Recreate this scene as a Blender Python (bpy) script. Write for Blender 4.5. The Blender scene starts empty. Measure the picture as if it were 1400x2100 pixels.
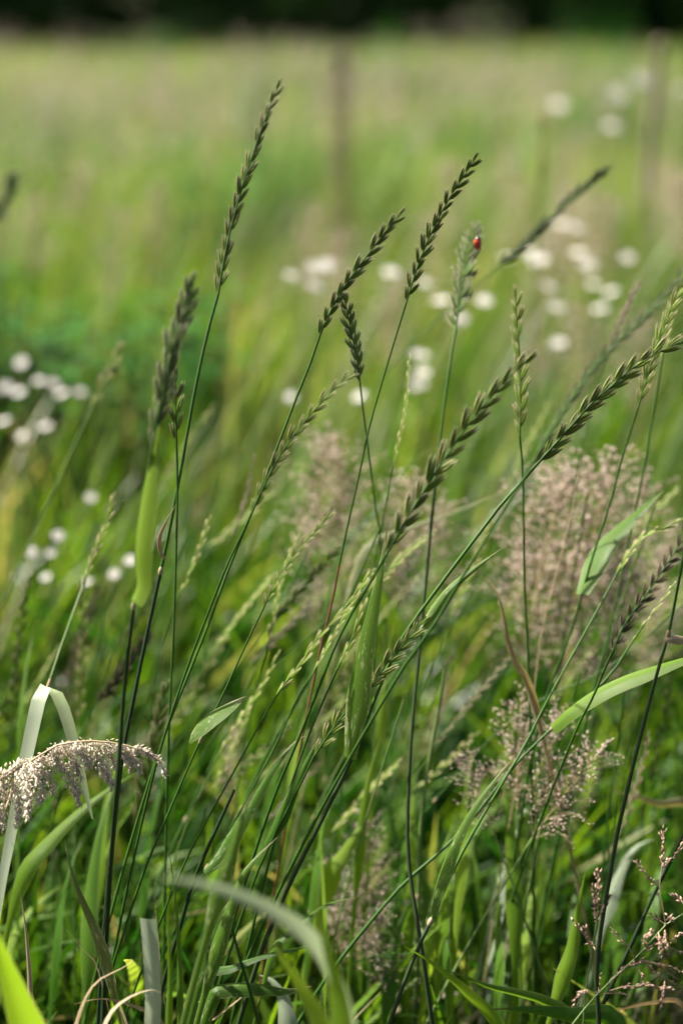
import bpy, math, random
import numpy as np
from mathutils import Vector, Matrix

R = math.radians
scene = bpy.context.scene
col = scene.collection
rng = np.random.default_rng(11)
random.seed(5)

# ------------------------------------------------------------------ camera
CAM_H = 0.68
PITCH = R(20.2)
FPX = 2917.0                       # focal length in photo pixels (1400 px = 24 mm, 50 mm lens)
cam_d = bpy.data.cameras.new('camera')
cam = bpy.data.objects.new('camera', cam_d)
col.objects.link(cam)
cam.location = (0, 0, CAM_H)
cam.rotation_euler = (math.pi / 2 - PITCH, 0, 0)
cam_d.sensor_fit = 'VERTICAL'
cam_d.sensor_height = 36.0
cam_d.sensor_width = 24.0
cam_d.lens = 50.0
cam_d.clip_start = 0.02
cam_d.clip_end = 500
cam_d.dof.use_dof = True
cam_d.dof.focus_distance = 0.72
cam_d.dof.aperture_fstop = 2.7
cam_d.dof.aperture_blades = 0
scene.camera = cam

# ------------------------------------------------------------------ light
SUN_AZ = R(-58)                    # measured from +Y (away from the camera) towards +X
SUN_EL = R(47)
sdir = Vector((math.sin(SUN_AZ) * math.cos(SUN_EL), math.cos(SUN_AZ) * math.cos(SUN_EL), math.sin(SUN_EL)))
world = bpy.data.worlds.new('World')
scene.world = world
world.use_nodes = True
wn = world.node_tree.nodes
wl = world.node_tree.links
wn.clear()
sky = wn.new('ShaderNodeTexSky')
sky.sky_type = 'NISHITA'
sky.sun_disc = False
sky.sun_elevation = SUN_EL
sky.sun_rotation = SUN_AZ
sky.air_density = 0.5
sky.dust_density = 6.0          # hazy summer air, whitish sky
sky.ozone_density = 0.3
bg = wn.new('ShaderNodeBackground')
bg.inputs['Strength'].default_value = 0.05
wo = wn.new('ShaderNodeOutputWorld')
wl.new(sky.outputs[0], bg.inputs[0])
wl.new(bg.outputs[0], wo.inputs[0])
sun_d = bpy.data.lights.new('sun', 'SUN')
sun_d.energy = 5.0
sun_d.angle = R(0.5)
sun_d.color = (1.0, 0.94, 0.82)
sun = bpy.data.objects.new('sun', sun_d)
col.objects.link(sun)
sun.rotation_euler = (-sdir).to_track_quat('-Z', 'Y').to_euler()

scene.view_settings.view_transform = 'Standard'
scene.view_settings.look = 'None'
scene.view_settings.exposure = 1.95
scene.view_settings.gamma = 1.0
scene.render.engine = 'CYCLES'
scene.cycles.use_denoising = True
scene.cycles.max_bounces = 8
scene.cycles.diffuse_bounces = 4
scene.cycles.transmission_bounces = 6
scene.cycles.sample_clamp_indirect = 6

# ------------------------------------------------------------------ pixel -> point at a given depth
CP, SP = math.cos(PITCH), math.sin(PITCH)
FWD = Vector((0, CP, -SP)); UPV = Vector((0, SP, CP)); RGT = Vector((1, 0, 0))
CAMV = Vector((0, 0, CAM_H))
def P(px, py, d):
    return CAMV + d * (FWD + RGT * ((px - 700.0) / FPX) + UPV * ((1050.0 - py) / FPX))
def PXM(d):                         # metres per photo pixel at depth d
    return d / FPX

# ------------------------------------------------------------------ materials
def nodes_of(name):
    m = bpy.data.materials.new(name)
    m.use_nodes = True
    n = m.node_tree.nodes; n.clear()
    return m, n, m.node_tree.links

def leaf_material(name, c0, c1, trans=0.4, tcol=None, rough=0.42, spec=0.4, flecks=0.0, dry=None, veins=True, tip=None, noise=30.0):
    """blade / plant skin: colour varies with the 'rnd' attribute and noise; light shines through."""
    m, n, l = nodes_of(name)
    at = n.new('ShaderNodeAttribute'); at.attribute_name = 'rnd'
    ob = n.new('ShaderNodeObjectInfo')
    tc = n.new('ShaderNodeNewGeometry')
    nz = n.new('ShaderNodeTexNoise'); nz.inputs['Scale'].default_value = noise; nz.inputs['Detail'].default_value = 3
    l.new(tc.outputs['Position'], nz.inputs['Vector'])
    mix = n.new('ShaderNodeMath'); mix.operation = 'MULTIPLY_ADD'
    l.new(nz.outputs['Fac'], mix.inputs[0]); mix.inputs[1].default_value = 0.7
    sub = n.new('ShaderNodeMath'); sub.operation = 'MULTIPLY_ADD'
    l.new(at.outputs['Fac'], sub.inputs[0]); sub.inputs[1].default_value = 0.8; sub.inputs[2].default_value = -0.25
    l.new(sub.outputs[0], mix.inputs[2])
    ramp = n.new('ShaderNodeValToRGB')
    el = ramp.color_ramp.elements
    el[0].position = 0.15; el[0].color = (*c0, 1)
    el[1].position = 0.75; el[1].color = (*c1, 1)
    if dry:
        e = el.new(0.93); e.color = (*dry, 1)
    l.new(mix.outputs[0], ramp.inputs['Fac'])
    colsock = ramp.outputs['Color']
    uv = n.new('ShaderNodeUVMap')
    sep = n.new('ShaderNodeSeparateXYZ'); l.new(uv.outputs['UV'], sep.inputs[0])
    bs = n.new('ShaderNodeBsdfPrincipled')
    if tip:
        r2 = n.new('ShaderNodeMapRange'); r2.inputs['From Min'].default_value = 0.82; r2.inputs['From Max'].default_value = 1.0
        l.new(sep.outputs['Y'], r2.inputs['Value'])
        mt = n.new('ShaderNodeMix'); mt.data_type = 'RGBA'
        l.new(r2.outputs[0], mt.inputs['Factor']); l.new(colsock, mt.inputs['A']); mt.inputs['B'].default_value = (*tip, 1)
        colsock = mt.outputs['Result']
    if veins:
        sm = n.new('ShaderNodeMath'); sm.operation = 'MULTIPLY'; l.new(sep.outputs['X'], sm.inputs[0]); sm.inputs[1].default_value = 120
        sn = n.new('ShaderNodeMath'); sn.operation = 'SINE'; l.new(sm.outputs[0], sn.inputs[0])
        vm = n.new('ShaderNodeMapRange'); vm.inputs['From Min'].default_value = -1; vm.inputs['To Min'].default_value = 0.90; vm.inputs['To Max'].default_value = 1.06
        l.new(sn.outputs[0], vm.inputs['Value'])
        mv = n.new('ShaderNodeMix'); mv.data_type = 'RGBA'; mv.blend_type = 'MULTIPLY'; mv.inputs['Factor'].default_value = 1
        l.new(colsock, mv.inputs['A']); l.new(vm.outputs[0], mv.inputs['B'])
        colsock = mv.outputs['Result']
        bump = n.new('ShaderNodeBump'); bump.inputs['Strength'].default_value = 0.35; bump.inputs['Distance'].default_value = 0.0004
        l.new(sn.outputs[0], bump.inputs['Height']); l.new(bump.outputs[0], bs.inputs['Normal'])
        # thin pale margins
        ab = n.new('ShaderNodeMath'); ab.operation = 'SUBTRACT'; l.new(sep.outputs['X'], ab.inputs[0]); ab.inputs[1].default_value = 0.5
        ab2 = n.new('ShaderNodeMath'); ab2.operation = 'ABSOLUTE'; l.new(ab.outputs[0], ab2.inputs[0])
        mr = n.new('ShaderNodeMapRange'); mr.inputs['From Min'].default_value = 0.455; mr.inputs['From Max'].default_value = 0.5; mr.inputs['To Max'].default_value = 0.55
        l.new(ab2.outputs[0], mr.inputs['Value'])
        me = n.new('ShaderNodeMix'); me.data_type = 'RGBA'
        l.new(mr.outputs[0], me.inputs['Factor']); l.new(colsock, me.inputs['A']); me.inputs['B'].default_value = (0.38, 0.42, 0.22, 1)
        colsock = me.outputs['Result']
    if flecks > 0:
        # pale, stretched scars left by insects
        mp = n.new('ShaderNodeMapping'); mp.inputs['Scale'].default_value = (15, 24, 1)
        l.new(uv.outputs['UV'], mp.inputs['Vector'])
        f1 = n.new('ShaderNodeTexNoise'); f1.inputs['Scale'].default_value = 1.0; f1.inputs['Detail'].default_value = 4; f1.inputs['Roughness'].default_value = 0.7
        l.new(mp.outputs[0], f1.inputs['Vector'])
        mp2 = n.new('ShaderNodeMapping'); mp2.inputs['Scale'].default_value = (2.2, 3.0, 1); mp2.inputs['Location'].default_value = (3, 7, 0)
        l.new(uv.outputs['UV'], mp2.inputs['Vector'])
        f2 = n.new('ShaderNodeTexNoise'); f2.inputs['Scale'].default_value = 1.3
        l.new(mp2.outputs[0], f2.inputs['Vector'])
        ad = n.new('ShaderNodeMath'); ad.operation = 'MULTIPLY'; l.new(f1.outputs['Fac'], ad.inputs[0]); l.new(f2.outputs['Fac'], ad.inputs[1])
        fr = n.new('ShaderNodeMapRange'); fr.inputs['From Min'].default_value = 0.34 - 0.05 * flecks; fr.inputs['From Max'].default_value = 0.37 - 0.05 * flecks; fr.inputs['To Max'].default_value = 0.6
        l.new(ad.outputs[0], fr.inputs['Value'])
        mf = n.new('ShaderNodeMix'); mf.data_type = 'RGBA'
        l.new(fr.outputs[0], mf.inputs['Factor']); l.new(colsock, mf.inputs['A']); mf.inputs['B'].default_value = (0.55, 0.55, 0.38, 1)
        colsock = mf.outputs['Result']
    l.new(colsock, bs.inputs['Base Color'])
    bs.inputs['Roughness'].default_value = rough
    bs.inputs['Specular IOR Level'].default_value = spec
    out = n.new('ShaderNodeOutputMaterial')
    if trans > 0:
        tr = n.new('ShaderNodeBsdfTranslucent')
        tm = n.new('ShaderNodeMix'); tm.data_type = 'RGBA'; tm.blend_type = 'MULTIPLY'; tm.inputs['Factor'].default_value = 1
        l.new(colsock, tm.inputs['A']); tm.inputs['B'].default_value = (*(tcol or (1.5, 1.35, 0.7)), 1)
        l.new(tm.outputs['Result'], tr.inputs['Color'])
        ms = n.new('ShaderNodeMixShader'); ms.inputs['Fac'].default_value = trans
        l.new(bs.outputs[0], ms.inputs[1]); l.new(tr.outputs[0], ms.inputs[2]); l.new(ms.outputs[0], out.inputs[0])
    else:
        l.new(bs.outputs[0], out.inputs[0])
    return m

def spikelet_material(name, green, pale, trans=0.2):
    m, n, l = nodes_of(name)
    at = n.new('ShaderNodeAttribute'); at.attribute_name = 'pale'
    oi = n.new('ShaderNodeObjectInfo')
    hs = n.new('ShaderNodeHueSaturation'); hs.inputs['Color'].default_value = (*green, 1)
    mr = n.new('ShaderNodeMapRange'); mr.inputs['To Min'].default_value = 0.7; mr.inputs['To Max'].default_value = 1.45
    l.new(oi.outputs['Random'], mr.inputs['Value']); l.new(mr.outputs[0], hs.inputs['Value'])
    mh = n.new('ShaderNodeMapRange'); mh.inputs['To Min'].default_value = 0.475; mh.inputs['To Max'].default_value = 0.51
    l.new(oi.outputs['Random'], mh.inputs['Value']); l.new(mh.outputs[0], hs.inputs['Hue'])
    mx = n.new('ShaderNodeMix'); mx.data_type = 'RGBA'
    pw = n.new('ShaderNodeMath'); pw.operation = 'POWER'; l.new(at.outputs['Fac'], pw.inputs[0]); pw.inputs[1].default_value = 2.2
    l.new(pw.outputs[0], mx.inputs['Factor']); l.new(hs.outputs[0], mx.inputs['A']); mx.inputs['B'].default_value = (*pale, 1)
    bs = n.new('ShaderNodeBsdfPrincipled'); bs.inputs['Roughness'].default_value = 0.55; bs.inputs['Specular IOR Level'].default_value = 0.12
    l.new(mx.outputs['Result'], bs.inputs['Base Color'])
    tr = n.new('ShaderNodeBsdfTranslucent'); l.new(mx.outputs['Result'], tr.inputs['Color'])
    ms = n.new('ShaderNodeMixShader'); ms.inputs['Fac'].default_value = trans
    out = n.new('ShaderNodeOutputMaterial')
    l.new(bs.outputs[0], ms.inputs[1]); l.new(tr.outputs[0], ms.inputs[2]); l.new(ms.outputs[0], out.inputs[0])
    return m

def plain_material(name, c, c2=None, rough=0.6, spec=0.3, noise=200.0, bump=0.0):
    m, n, l = nodes_of(name)
    g = n.new('ShaderNodeNewGeometry')
    nz = n.new('ShaderNodeTexNoise'); nz.inputs['Scale'].default_value = noise; nz.inputs['Detail'].default_value = 4
    l.new(g.outputs['Position'], nz.inputs['Vector'])
    rp = n.new('ShaderNodeValToRGB')
    rp.color_ramp.elements[0].position = 0.3; rp.color_ramp.elements[0].color = (*c, 1)
    rp.color_ramp.elements[1].position = 0.7; rp.color_ramp.elements[1].color = (*(c2 or c), 1)
    l.new(nz.outputs['Fac'], rp.inputs['Fac'])
    bs = n.new('ShaderNodeBsdfPrincipled'); bs.inputs['Roughness'].default_value = rough; bs.inputs['Specular IOR Level'].default_value = spec
    l.new(rp.outputs['Color'], bs.inputs['Base Color'])
    if bump:
        b = n.new('ShaderNodeBump'); b.inputs['Strength'].default_value = bump; l.new(nz.outputs['Fac'], b.inputs['Height']); l.new(b.outputs[0], bs.inputs['Normal'])
    out = n.new('ShaderNodeOutputMaterial'); l.new(bs.outputs[0], out.inputs[0])
    return m

M = {}
M['blade'] = leaf_material('blade_green', (0.04, 0.12, 0.008), (0.08, 0.17, 0.015), 0.5, flecks=0.0, tip=(0.12, 0.13, 0.04))
M['blade_flecked'] = leaf_material('blade_flecked', (0.05, 0.13, 0.010), (0.09, 0.18, 0.018), 0.5, flecks=0.6, tip=(0.16, 0.11, 0.06))
M['blade_lime'] = leaf_material('blade_lime', (0.13, 0.25, 0.015), (0.19, 0.31, 0.03), 0.6, flecks=0.0)  # brighter green base stands in for sun glowing through the leaf
M['blade_glaucous'] = leaf_material('blade_glaucous', (0.22, 0.28, 0.19), (0.32, 0.38, 0.27), 0.35, tcol=(1, 1.1, 0.75), rough=0.34, spec=0.7)  # whitish sky sheen and greyish leaf back mixed into the base colour
M['blade_pale'] = leaf_material('blade_pale', (0.27, 0.34, 0.22), (0.37, 0.43, 0.31), 0.35, tcol=(1, 1.05, 0.8), rough=0.4, spec=0.5)  # base colour raised to include the pale gloss of sunlit blades
M['blade_dry'] = leaf_material('blade_dry', (0.26, 0.19, 0.11), (0.40, 0.33, 0.22), 0.3, tcol=(1.1, 1, 0.8), flecks=0.4, rough=0.6)
M['blade_half'] = leaf_material('blade_half_dry', (0.10, 0.14, 0.035), (0.26, 0.20, 0.12), 0.35, flecks=0.7, rough=0.5, noise=60)
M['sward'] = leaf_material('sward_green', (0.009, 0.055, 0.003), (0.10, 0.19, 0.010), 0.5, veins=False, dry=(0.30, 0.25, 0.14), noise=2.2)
M['field'] = leaf_material('field_green', (0.07, 0.13, 0.035), (0.18, 0.25, 0.09), 0.5, veins=False, dry=(0.27, 0.26, 0.15), noise=0.9)
M['wisp'] = leaf_material('wisp', (0.05, 0.11, 0.02), (0.22, 0.25, 0.11), 0.4, veins=False, dry=(0.34, 0.28, 0.19), noise=5)
M['culm'] = leaf_material('culm_green', (0.022, 0.068, 0.008), (0.040, 0.10, 0.014), 0.0, veins=False, rough=0.5, spec=0.2)
M['culm_dark'] = leaf_material('culm_dark', (0.012, 0.026, 0.009), (0.026, 0.042, 0.016), 0.0, veins=False, rough=0.5, spec=0.2)
M['culm_light'] = leaf_material('culm_light', (0.07, 0.13, 0.03), (0.11, 0.17, 0.05), 0.0, veins=False, rough=0.42, spec=0.4)
M['culm_red'] = plain_material('culm_red', (0.10, 0.035, 0.02), (0.16, 0.06, 0.03), 0.45)
M['culm_straw'] = plain_material('culm_straw', (0.30, 0.22, 0.13), (0.36, 0.28, 0.17), 0.55)
M['node'] = plain_material('stem_joint', (0.16, 0.12, 0.06), (0.30, 0.26, 0.16), 0.5)
M['spike'] = spikelet_material('spikelet_green', (0.075, 0.115, 0.010), (0.76, 0.66, 0.42))
M['spike_pale'] = spikelet_material('spikelet_pale', (0.085, 0.135, 0.035), (0.66, 0.60, 0.46), 0.3)
M['spike_dark'] = spikelet_material('spikelet_dark', (0.030, 0.052, 0.008), (0.24, 0.24, 0.13))  # darker spikelet copy: the unlit look of two ears put into the colour
M['spike_brown'] = spikelet_material('spikelet_brown', (0.05, 0.042, 0.022), (0.42, 0.34, 0.24))
M['fog'] = leaf_material('fog_panicle', (0.66, 0.59, 0.51), (0.86, 0.80, 0.72), 0.5, tcol=(1, 1, 0.95), veins=False, rough=0.6, noise=300)
M['pink'] = leaf_material('pink_panicle', (0.34, 0.28, 0.24), (0.60, 0.51, 0.45), 0.4, tcol=(1.1, 1, 0.9), veins=False, rough=0.6, noise=120)
M['rust'] = leaf_material('rust_spikelets', (0.20, 0.11, 0.08), (0.48, 0.34, 0.26), 0.25, tcol=(1.1, 1, 0.9), veins=False, rough=0.5, noise=700)
M['haze'] = leaf_material('seed_head_mass', (0.34, 0.29, 0.23), (0.50, 0.43, 0.36), 0.35, tcol=(1.05, 1, 0.9), veins=False, rough=0.7, noise=1.5)
M['petal'] = leaf_material('petal_white', (0.50, 0.48, 0.49), (0.58, 0.56, 0.57), 0.35, tcol=(1, 1, 1), veins=False, rough=0.55)
M['disc'] = plain_material('flower_centre', (0.55, 0.42, 0.08), (0.62, 0.55, 0.2), 0.6)
M['weed'] = leaf_material('weed_leaf', (0.018, 0.10, 0.010), (0.04, 0.17, 0.015), 0.4, veins=False, rough=0.4, noise=6)
M['dock'] = leaf_material('dock_seed', (0.085, 0.055, 0.038), (0.15, 0.10, 0.07), 0.1, tcol=(1, 1, 1), veins=False, rough=0.7, noise=60)
M['crown'] = leaf_material('tree_leaf', (0.020, 0.065, 0.010), (0.055, 0.13, 0.018), 0.35, veins=False, rough=0.45, noise=1.2)
M['bark'] = plain_material('bark', (0.035, 0.028, 0.02), (0.075, 0.06, 0.045), 0.85, noise=9, bump=0.6)
M['red'] = plain_material('beetle_red', (0.55, 0.035, 0.006), (0.62, 0.06, 0.008), 0.18, 0.6)
M['black'] = plain_material('beetle_black', (0.008, 0.008, 0.008), (0.012, 0.012, 0.012), 0.25, 0.6)
M['soil'] = plain_material('soil', (0.028, 0.024, 0.013), (0.035, 0.055, 0.013), 0.95, 0.1, noise=3, bump=0.5)

# ------------------------------------------------------------------ mesh helpers
def new_obj(name, mesh, parent=None):
    o = bpy.data.objects.new(name, mesh)
    col.objects.link(o)
    if parent is not None:
        o.parent = parent
    return o

def mk_mesh(name, V, F, mat, uv=None, attrs=None, smooth=True):
    """V (n,3), F (m,k) arrays with k = 3 or 4."""
    V = np.asarray(V, np.float32); F = np.asarray(F, np.int32)
    me = bpy.data.meshes.new(name)
    k = F.shape[1]
    me.vertices.add(len(V)); me.vertices.foreach_set('co', V.ravel())
    me.loops.add(F.size); me.loops.foreach_set('vertex_index', F.ravel())
    me.polygons.add(len(F))
    me.polygons.foreach_set('loop_start', np.arange(0, F.size, k, dtype=np.int32))
    me.polygons.foreach_set('loop_total', np.full(len(F), k, np.int32))
    if smooth:
        me.polygons.foreach_set('use_smooth', np.ones(len(F), bool))
    if uv is not None:
        ul = me.uv_layers.new(name='UVMap')
        ul.data.foreach_set('uv', np.asarray(uv, np.float32)[F.ravel()].ravel())
    for a, vals in (attrs or {}).items():
        at = me.attributes.new(a, 'FLOAT', 'POINT')
        at.data.foreach_set('value', np.asarray(vals, np.float32))
    me.update(calc_edges=True)
    me.materials.append(mat)
    return me

def tag(o, label=None, cat=None, group=None, kind=None):
    if label: o['label'] = label
    if cat: o['category'] = cat
    if group: o['group'] = group
    if kind: o['kind'] = kind
    return o

def empty(name, loc, label=None, cat=None, group=None):
    o = new_obj(name, None)
    o.location = loc
    o.empty_display_size = 0.02
    return tag(o, label, cat, group)

def spline(pts, n):
    """Catmull-Rom through 3-D points, resampled to n points of even arc length."""
    p = np.array([tuple(q) for q in pts], float)
    if len(p) == 2:
        p = np.array([p[0], (p[0] + p[1]) / 2, p[1]])
    q = np.vstack([2 * p[0] - p[1], p, 2 * p[-1] - p[-2]])
    out = []
    for i in range(1, len(q) - 2):
        a, b, c, d = q[i - 1], q[i], q[i + 1], q[i + 2]
        for t in np.linspace(0, 1, 14, endpoint=False):
            out.append(0.5 * ((2 * b) + (-a + c) * t + (2 * a - 5 * b + 4 * c - d) * t * t + (-a + 3 * b - 3 * c + d) * t ** 3))
    out.append(p[-1])
    out = np.array(out)
    s = np.concatenate([[0], np.cumsum(np.linalg.norm(np.diff(out, axis=0), axis=1))])
    u = np.linspace(0, s[-1], n)
    return np.stack([np.interp(u, s, out[:, k]) for k in range(3)], 1), s[-1]

def tangents(c):
    t = np.gradient(c, axis=0)
    return t / (np.linalg.norm(t, axis=1, keepdims=True) + 1e-12)

def tube_data(c, r, sides=6):
    n = len(c)
    r = np.broadcast_to(np.asarray(r, float), (n,))
    t = tangents(c)
    ref = np.array([0.3, -0.9, 0.2]); ref = ref / np.linalg.norm(ref)
    u = np.cross(t, ref); u /= np.linalg.norm(u, axis=1, keepdims=True) + 1e-9
    v = np.cross(t, u)
    a = np.linspace(0, 2 * math.pi, sides, endpoint=False)
    ring = (np.cos(a)[None, :, None] * u[:, None, :] + np.sin(a)[None, :, None] * v[:, None, :]) * r[:, None, None] + c[:, None, :]
    V = ring.reshape(-1, 3)
    i = np.arange(n - 1)[:, None] * sides; j = np.arange(sides)[None, :]; k = (j + 1) % sides
    F = np.stack([i + j, i + k, i + sides + k, i + sides + j], -1).reshape(-1, 4)
    return V, F

def tube(name, c, r, mat, parent, base, sides=6):
    V, F = tube_data(c, r, sides)
    me = mk_mesh(name, V - np.array(base), F, mat, attrs={'rnd': np.full(len(V), random.random())})
    return new_obj(name, me, parent)

def blade_data(c, w, roll=0.0, twist=0.0, fold=0.25, profile='leaf', across=5, rnd=None, v0=0.0, side=None):
    """flat V-folded blade along centreline c (n,3); w = greatest width; roll about the axis from facing the viewer."""
    n = len(c)
    t = tangents(c)
    view = c - np.array(CAMV); view /= np.linalg.norm(view, axis=1, keepdims=True)
    s0 = np.cross(t, view); s0 /= np.linalg.norm(s0, axis=1, keepdims=True) + 1e-9
    if side is not None:
        sv = np.array(side, float)[None, :]
        s0 = sv - t * np.sum(t * sv, axis=1, keepdims=True); s0 /= np.linalg.norm(s0, axis=1, keepdims=True)
    n0 = np.cross(s0, t)
    v = np.linspace(0, 1, n)
    ang = roll + twist * v
    s = np.cos(ang)[:, None] * s0 + np.sin(ang)[:, None] * n0
    nn = np.cross(s, t)
    vis = v
    v = np.clip((v - v0) / (1 - v0), 0, 1)
    if profile == 'leaf':
        wp = np.clip(0.5 + 2.2 * v, 0, 1) * np.clip((1 - v) / 0.74, 0, 1) ** 1.0
    elif profile == 'cut':
        wp = np.clip(0.8 + v, 0, 1)
    elif profile == 'crest':
        wp = np.interp(v, [0, 0.35, 0.62, 0.85, 1.0], [0.45, 0.8, 1.0, 0.75, 0.1])
    elif profile == 'long':
        wp = np.clip(0.75 + v, 0, 1) * np.clip((1 - v) / 0.45, 0, 1) ** 0.8
    else:                            # lens: narrow at both ends
        wp = np.sin(np.pi * np.clip(v, 0.02, 1) ** 0.8) ** 0.8
    wp = np.maximum(wp, 0.02) * w / 2 * np.where(vis < v0, 0.75, 1.0)
    u = np.linspace(-1, 1, across)
    V = c[:, None, :] + u[None, :, None] * (wp[:, None] * s)[:, None, :] * math.cos(fold) + (np.abs(u) ** 1.3)[None, :, None] * (wp[:, None] * nn)[:, None, :] * math.sin(fold)
    uv = np.stack(np.broadcast_arrays((u * 0.5 + 0.5)[None, :], v[:, None]), -1).reshape(-1, 2)
    i = np.arange(n - 1)[:, None] * across; j = np.arange(across - 1)[None, :]
    F = np.stack([i + j, i + j + 1, i + across + j + 1, i + across + j], -1).reshape(-1, 4)
    return V.reshape(-1, 3), F, uv

def blade(name, c, w, mat, parent, base, rnd=None, **kw):
    V, F, uv = blade_data(c, w, **kw)
    r = random.random() if rnd is None else rnd
    me = mk_mesh(name, V - np.array(base), F, mat, uv, {'rnd': np.full(len(V), r)})
    return new_obj(name, me, parent)

def to_ground(last, before, zend=-0.012, lim=1.0, steps=5):
    """carry a stem from its lowest known point down to the soil, straightening up towards the root."""
    p = Vector(last); dirv = (Vector(last) - Vector(before)).normalized()
    if dirv.z > -0.35: dirv = Vector((dirv.x, dirv.y, -0.35)).normalized()
    sx, sy = dirv.x / -dirv.z, dirv.y / -dirv.z
    sx = max(-lim, min(lim, sx)); sy = max(-0.5, min(0.5, sy))
    h = p.z - zend
    out = []
    for i in range(1, steps + 1):
        f = i / steps
        g = f - 0.32 * f * f
        out.append(Vector((p.x + sx * h * g * 0.85, p.y + sy * h * g * 0.85, p.z - h * f)))
    return out

# ------------------------------------------------------------------ spikelets of the ears
def lemma_rows(L, W, depth, rows=(0, 0.22, 0.5, 0.78, 1.0), wp=(0.35, 0.9, 1.0, 0.62, 0.06), nac=5):
    V = []; pale = []
    for r_, w_ in zip(rows, wp):
        for a in np.linspace(-1, 1, nac):
            ang = a * R(78)
            V.append((math.sin(ang) * W / 2 * w_, -math.cos(ang) * depth * w_ + depth * 0.25, r_ * L))
            pale.append(min(1.0, max(abs(a) ** 2.2 * (0.55 + 0.45 * r_), (r_ - 0.62) / 0.38 if r_ > 0.62 else 0)))
    F = []
    for i in range(len(rows) - 1):
        for j in range(nac - 1):
            k = i * nac + j
            F.append((k, k + 1, k + nac + 1, k + nac))
    return np.array(V), np.array(F), np.array(pale)

def spikelet_mesh(name, mat, florets=4, opening=9.0, seed=0):
    """one flattened spikelet, 1 unit long along +Z: overlapping scales, alternate in X."""
    rs = np.random.default_rng(seed)
    Vs, Fs, Ps = [], [], []
    off = 0
    for k in range(florets):
        for face in (0, 1):
            if face == 1 and k >= 2: continue
            L = (0.80 - 0.05 * k) * rs.uniform(0.92, 1.06); W = 0.175 - 0.01 * k
            V, F, p = lemma_rows(L, W, 0.065 - 0.005 * k)
            if face: V = V * np.array([-1, -1, 1])
            a = R(opening) * (1 if k % 2 else -1) * rs.uniform(0.7, 1.2) * (0.4 if k == florets - 1 else 1)
            ca, sa = math.cos(a), math.sin(a)
            x = V[:, 0] * ca + V[:, 2] * sa; z = -V[:, 0] * sa + V[:, 2] * ca
            V = np.stack([x + (0.03 if k % 2 else -0.03), V[:, 1] * (1 if k < 2 else 0.9), z + 0.095 * k], 1)
            Vs.append(V); Fs.append(F + off); Ps.append(p); off += len(V)
    V = np.vstack(Vs); F = np.vstack(Fs); p = np.concatenate(Ps)
    return mk_mesh(name, V, F, mat, attrs={'pale': p})

SPK = {
    'spike': [spikelet_mesh('spikelet', M['spike'], 3 + i % 2, 4 + 1.5 * i, i) for i in range(4)],
    'spike_pale': [spikelet_mesh('spikelet', M['spike_pale'], 4, 9 + 2 * i, 20 + i) for i in range(3)],
    'spike_brown': [spikelet_mesh('spikelet', M['spike_brown'], 4, 10 + 2 * i, 30 + i) for i in range(3)],
    'spike_dark': [spikelet_mesh('spikelet', M['spike_dark'], 4, 5 + 2 * i, 50 + i) for i in range(3)],
    'spike_open': [spikelet_mesh('spikelet', M['spike_pale'], 5, 17 + 3 * i, 40 + i) for i in range(3)],
}

def frame_matrix(pos, z, x, scale):
    z = Vector(z).normalized(); x = Vector(x)
    x = (x - z * x.dot(z)).normalized(); y = z.cross(x)
    m = Matrix((x, y, z)).transposed().to_4x4()
    m = Matrix.Translation(pos) @ m @ Matrix.Diagonal((scale[0], scale[1], scale[2], 1))
    return m

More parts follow.
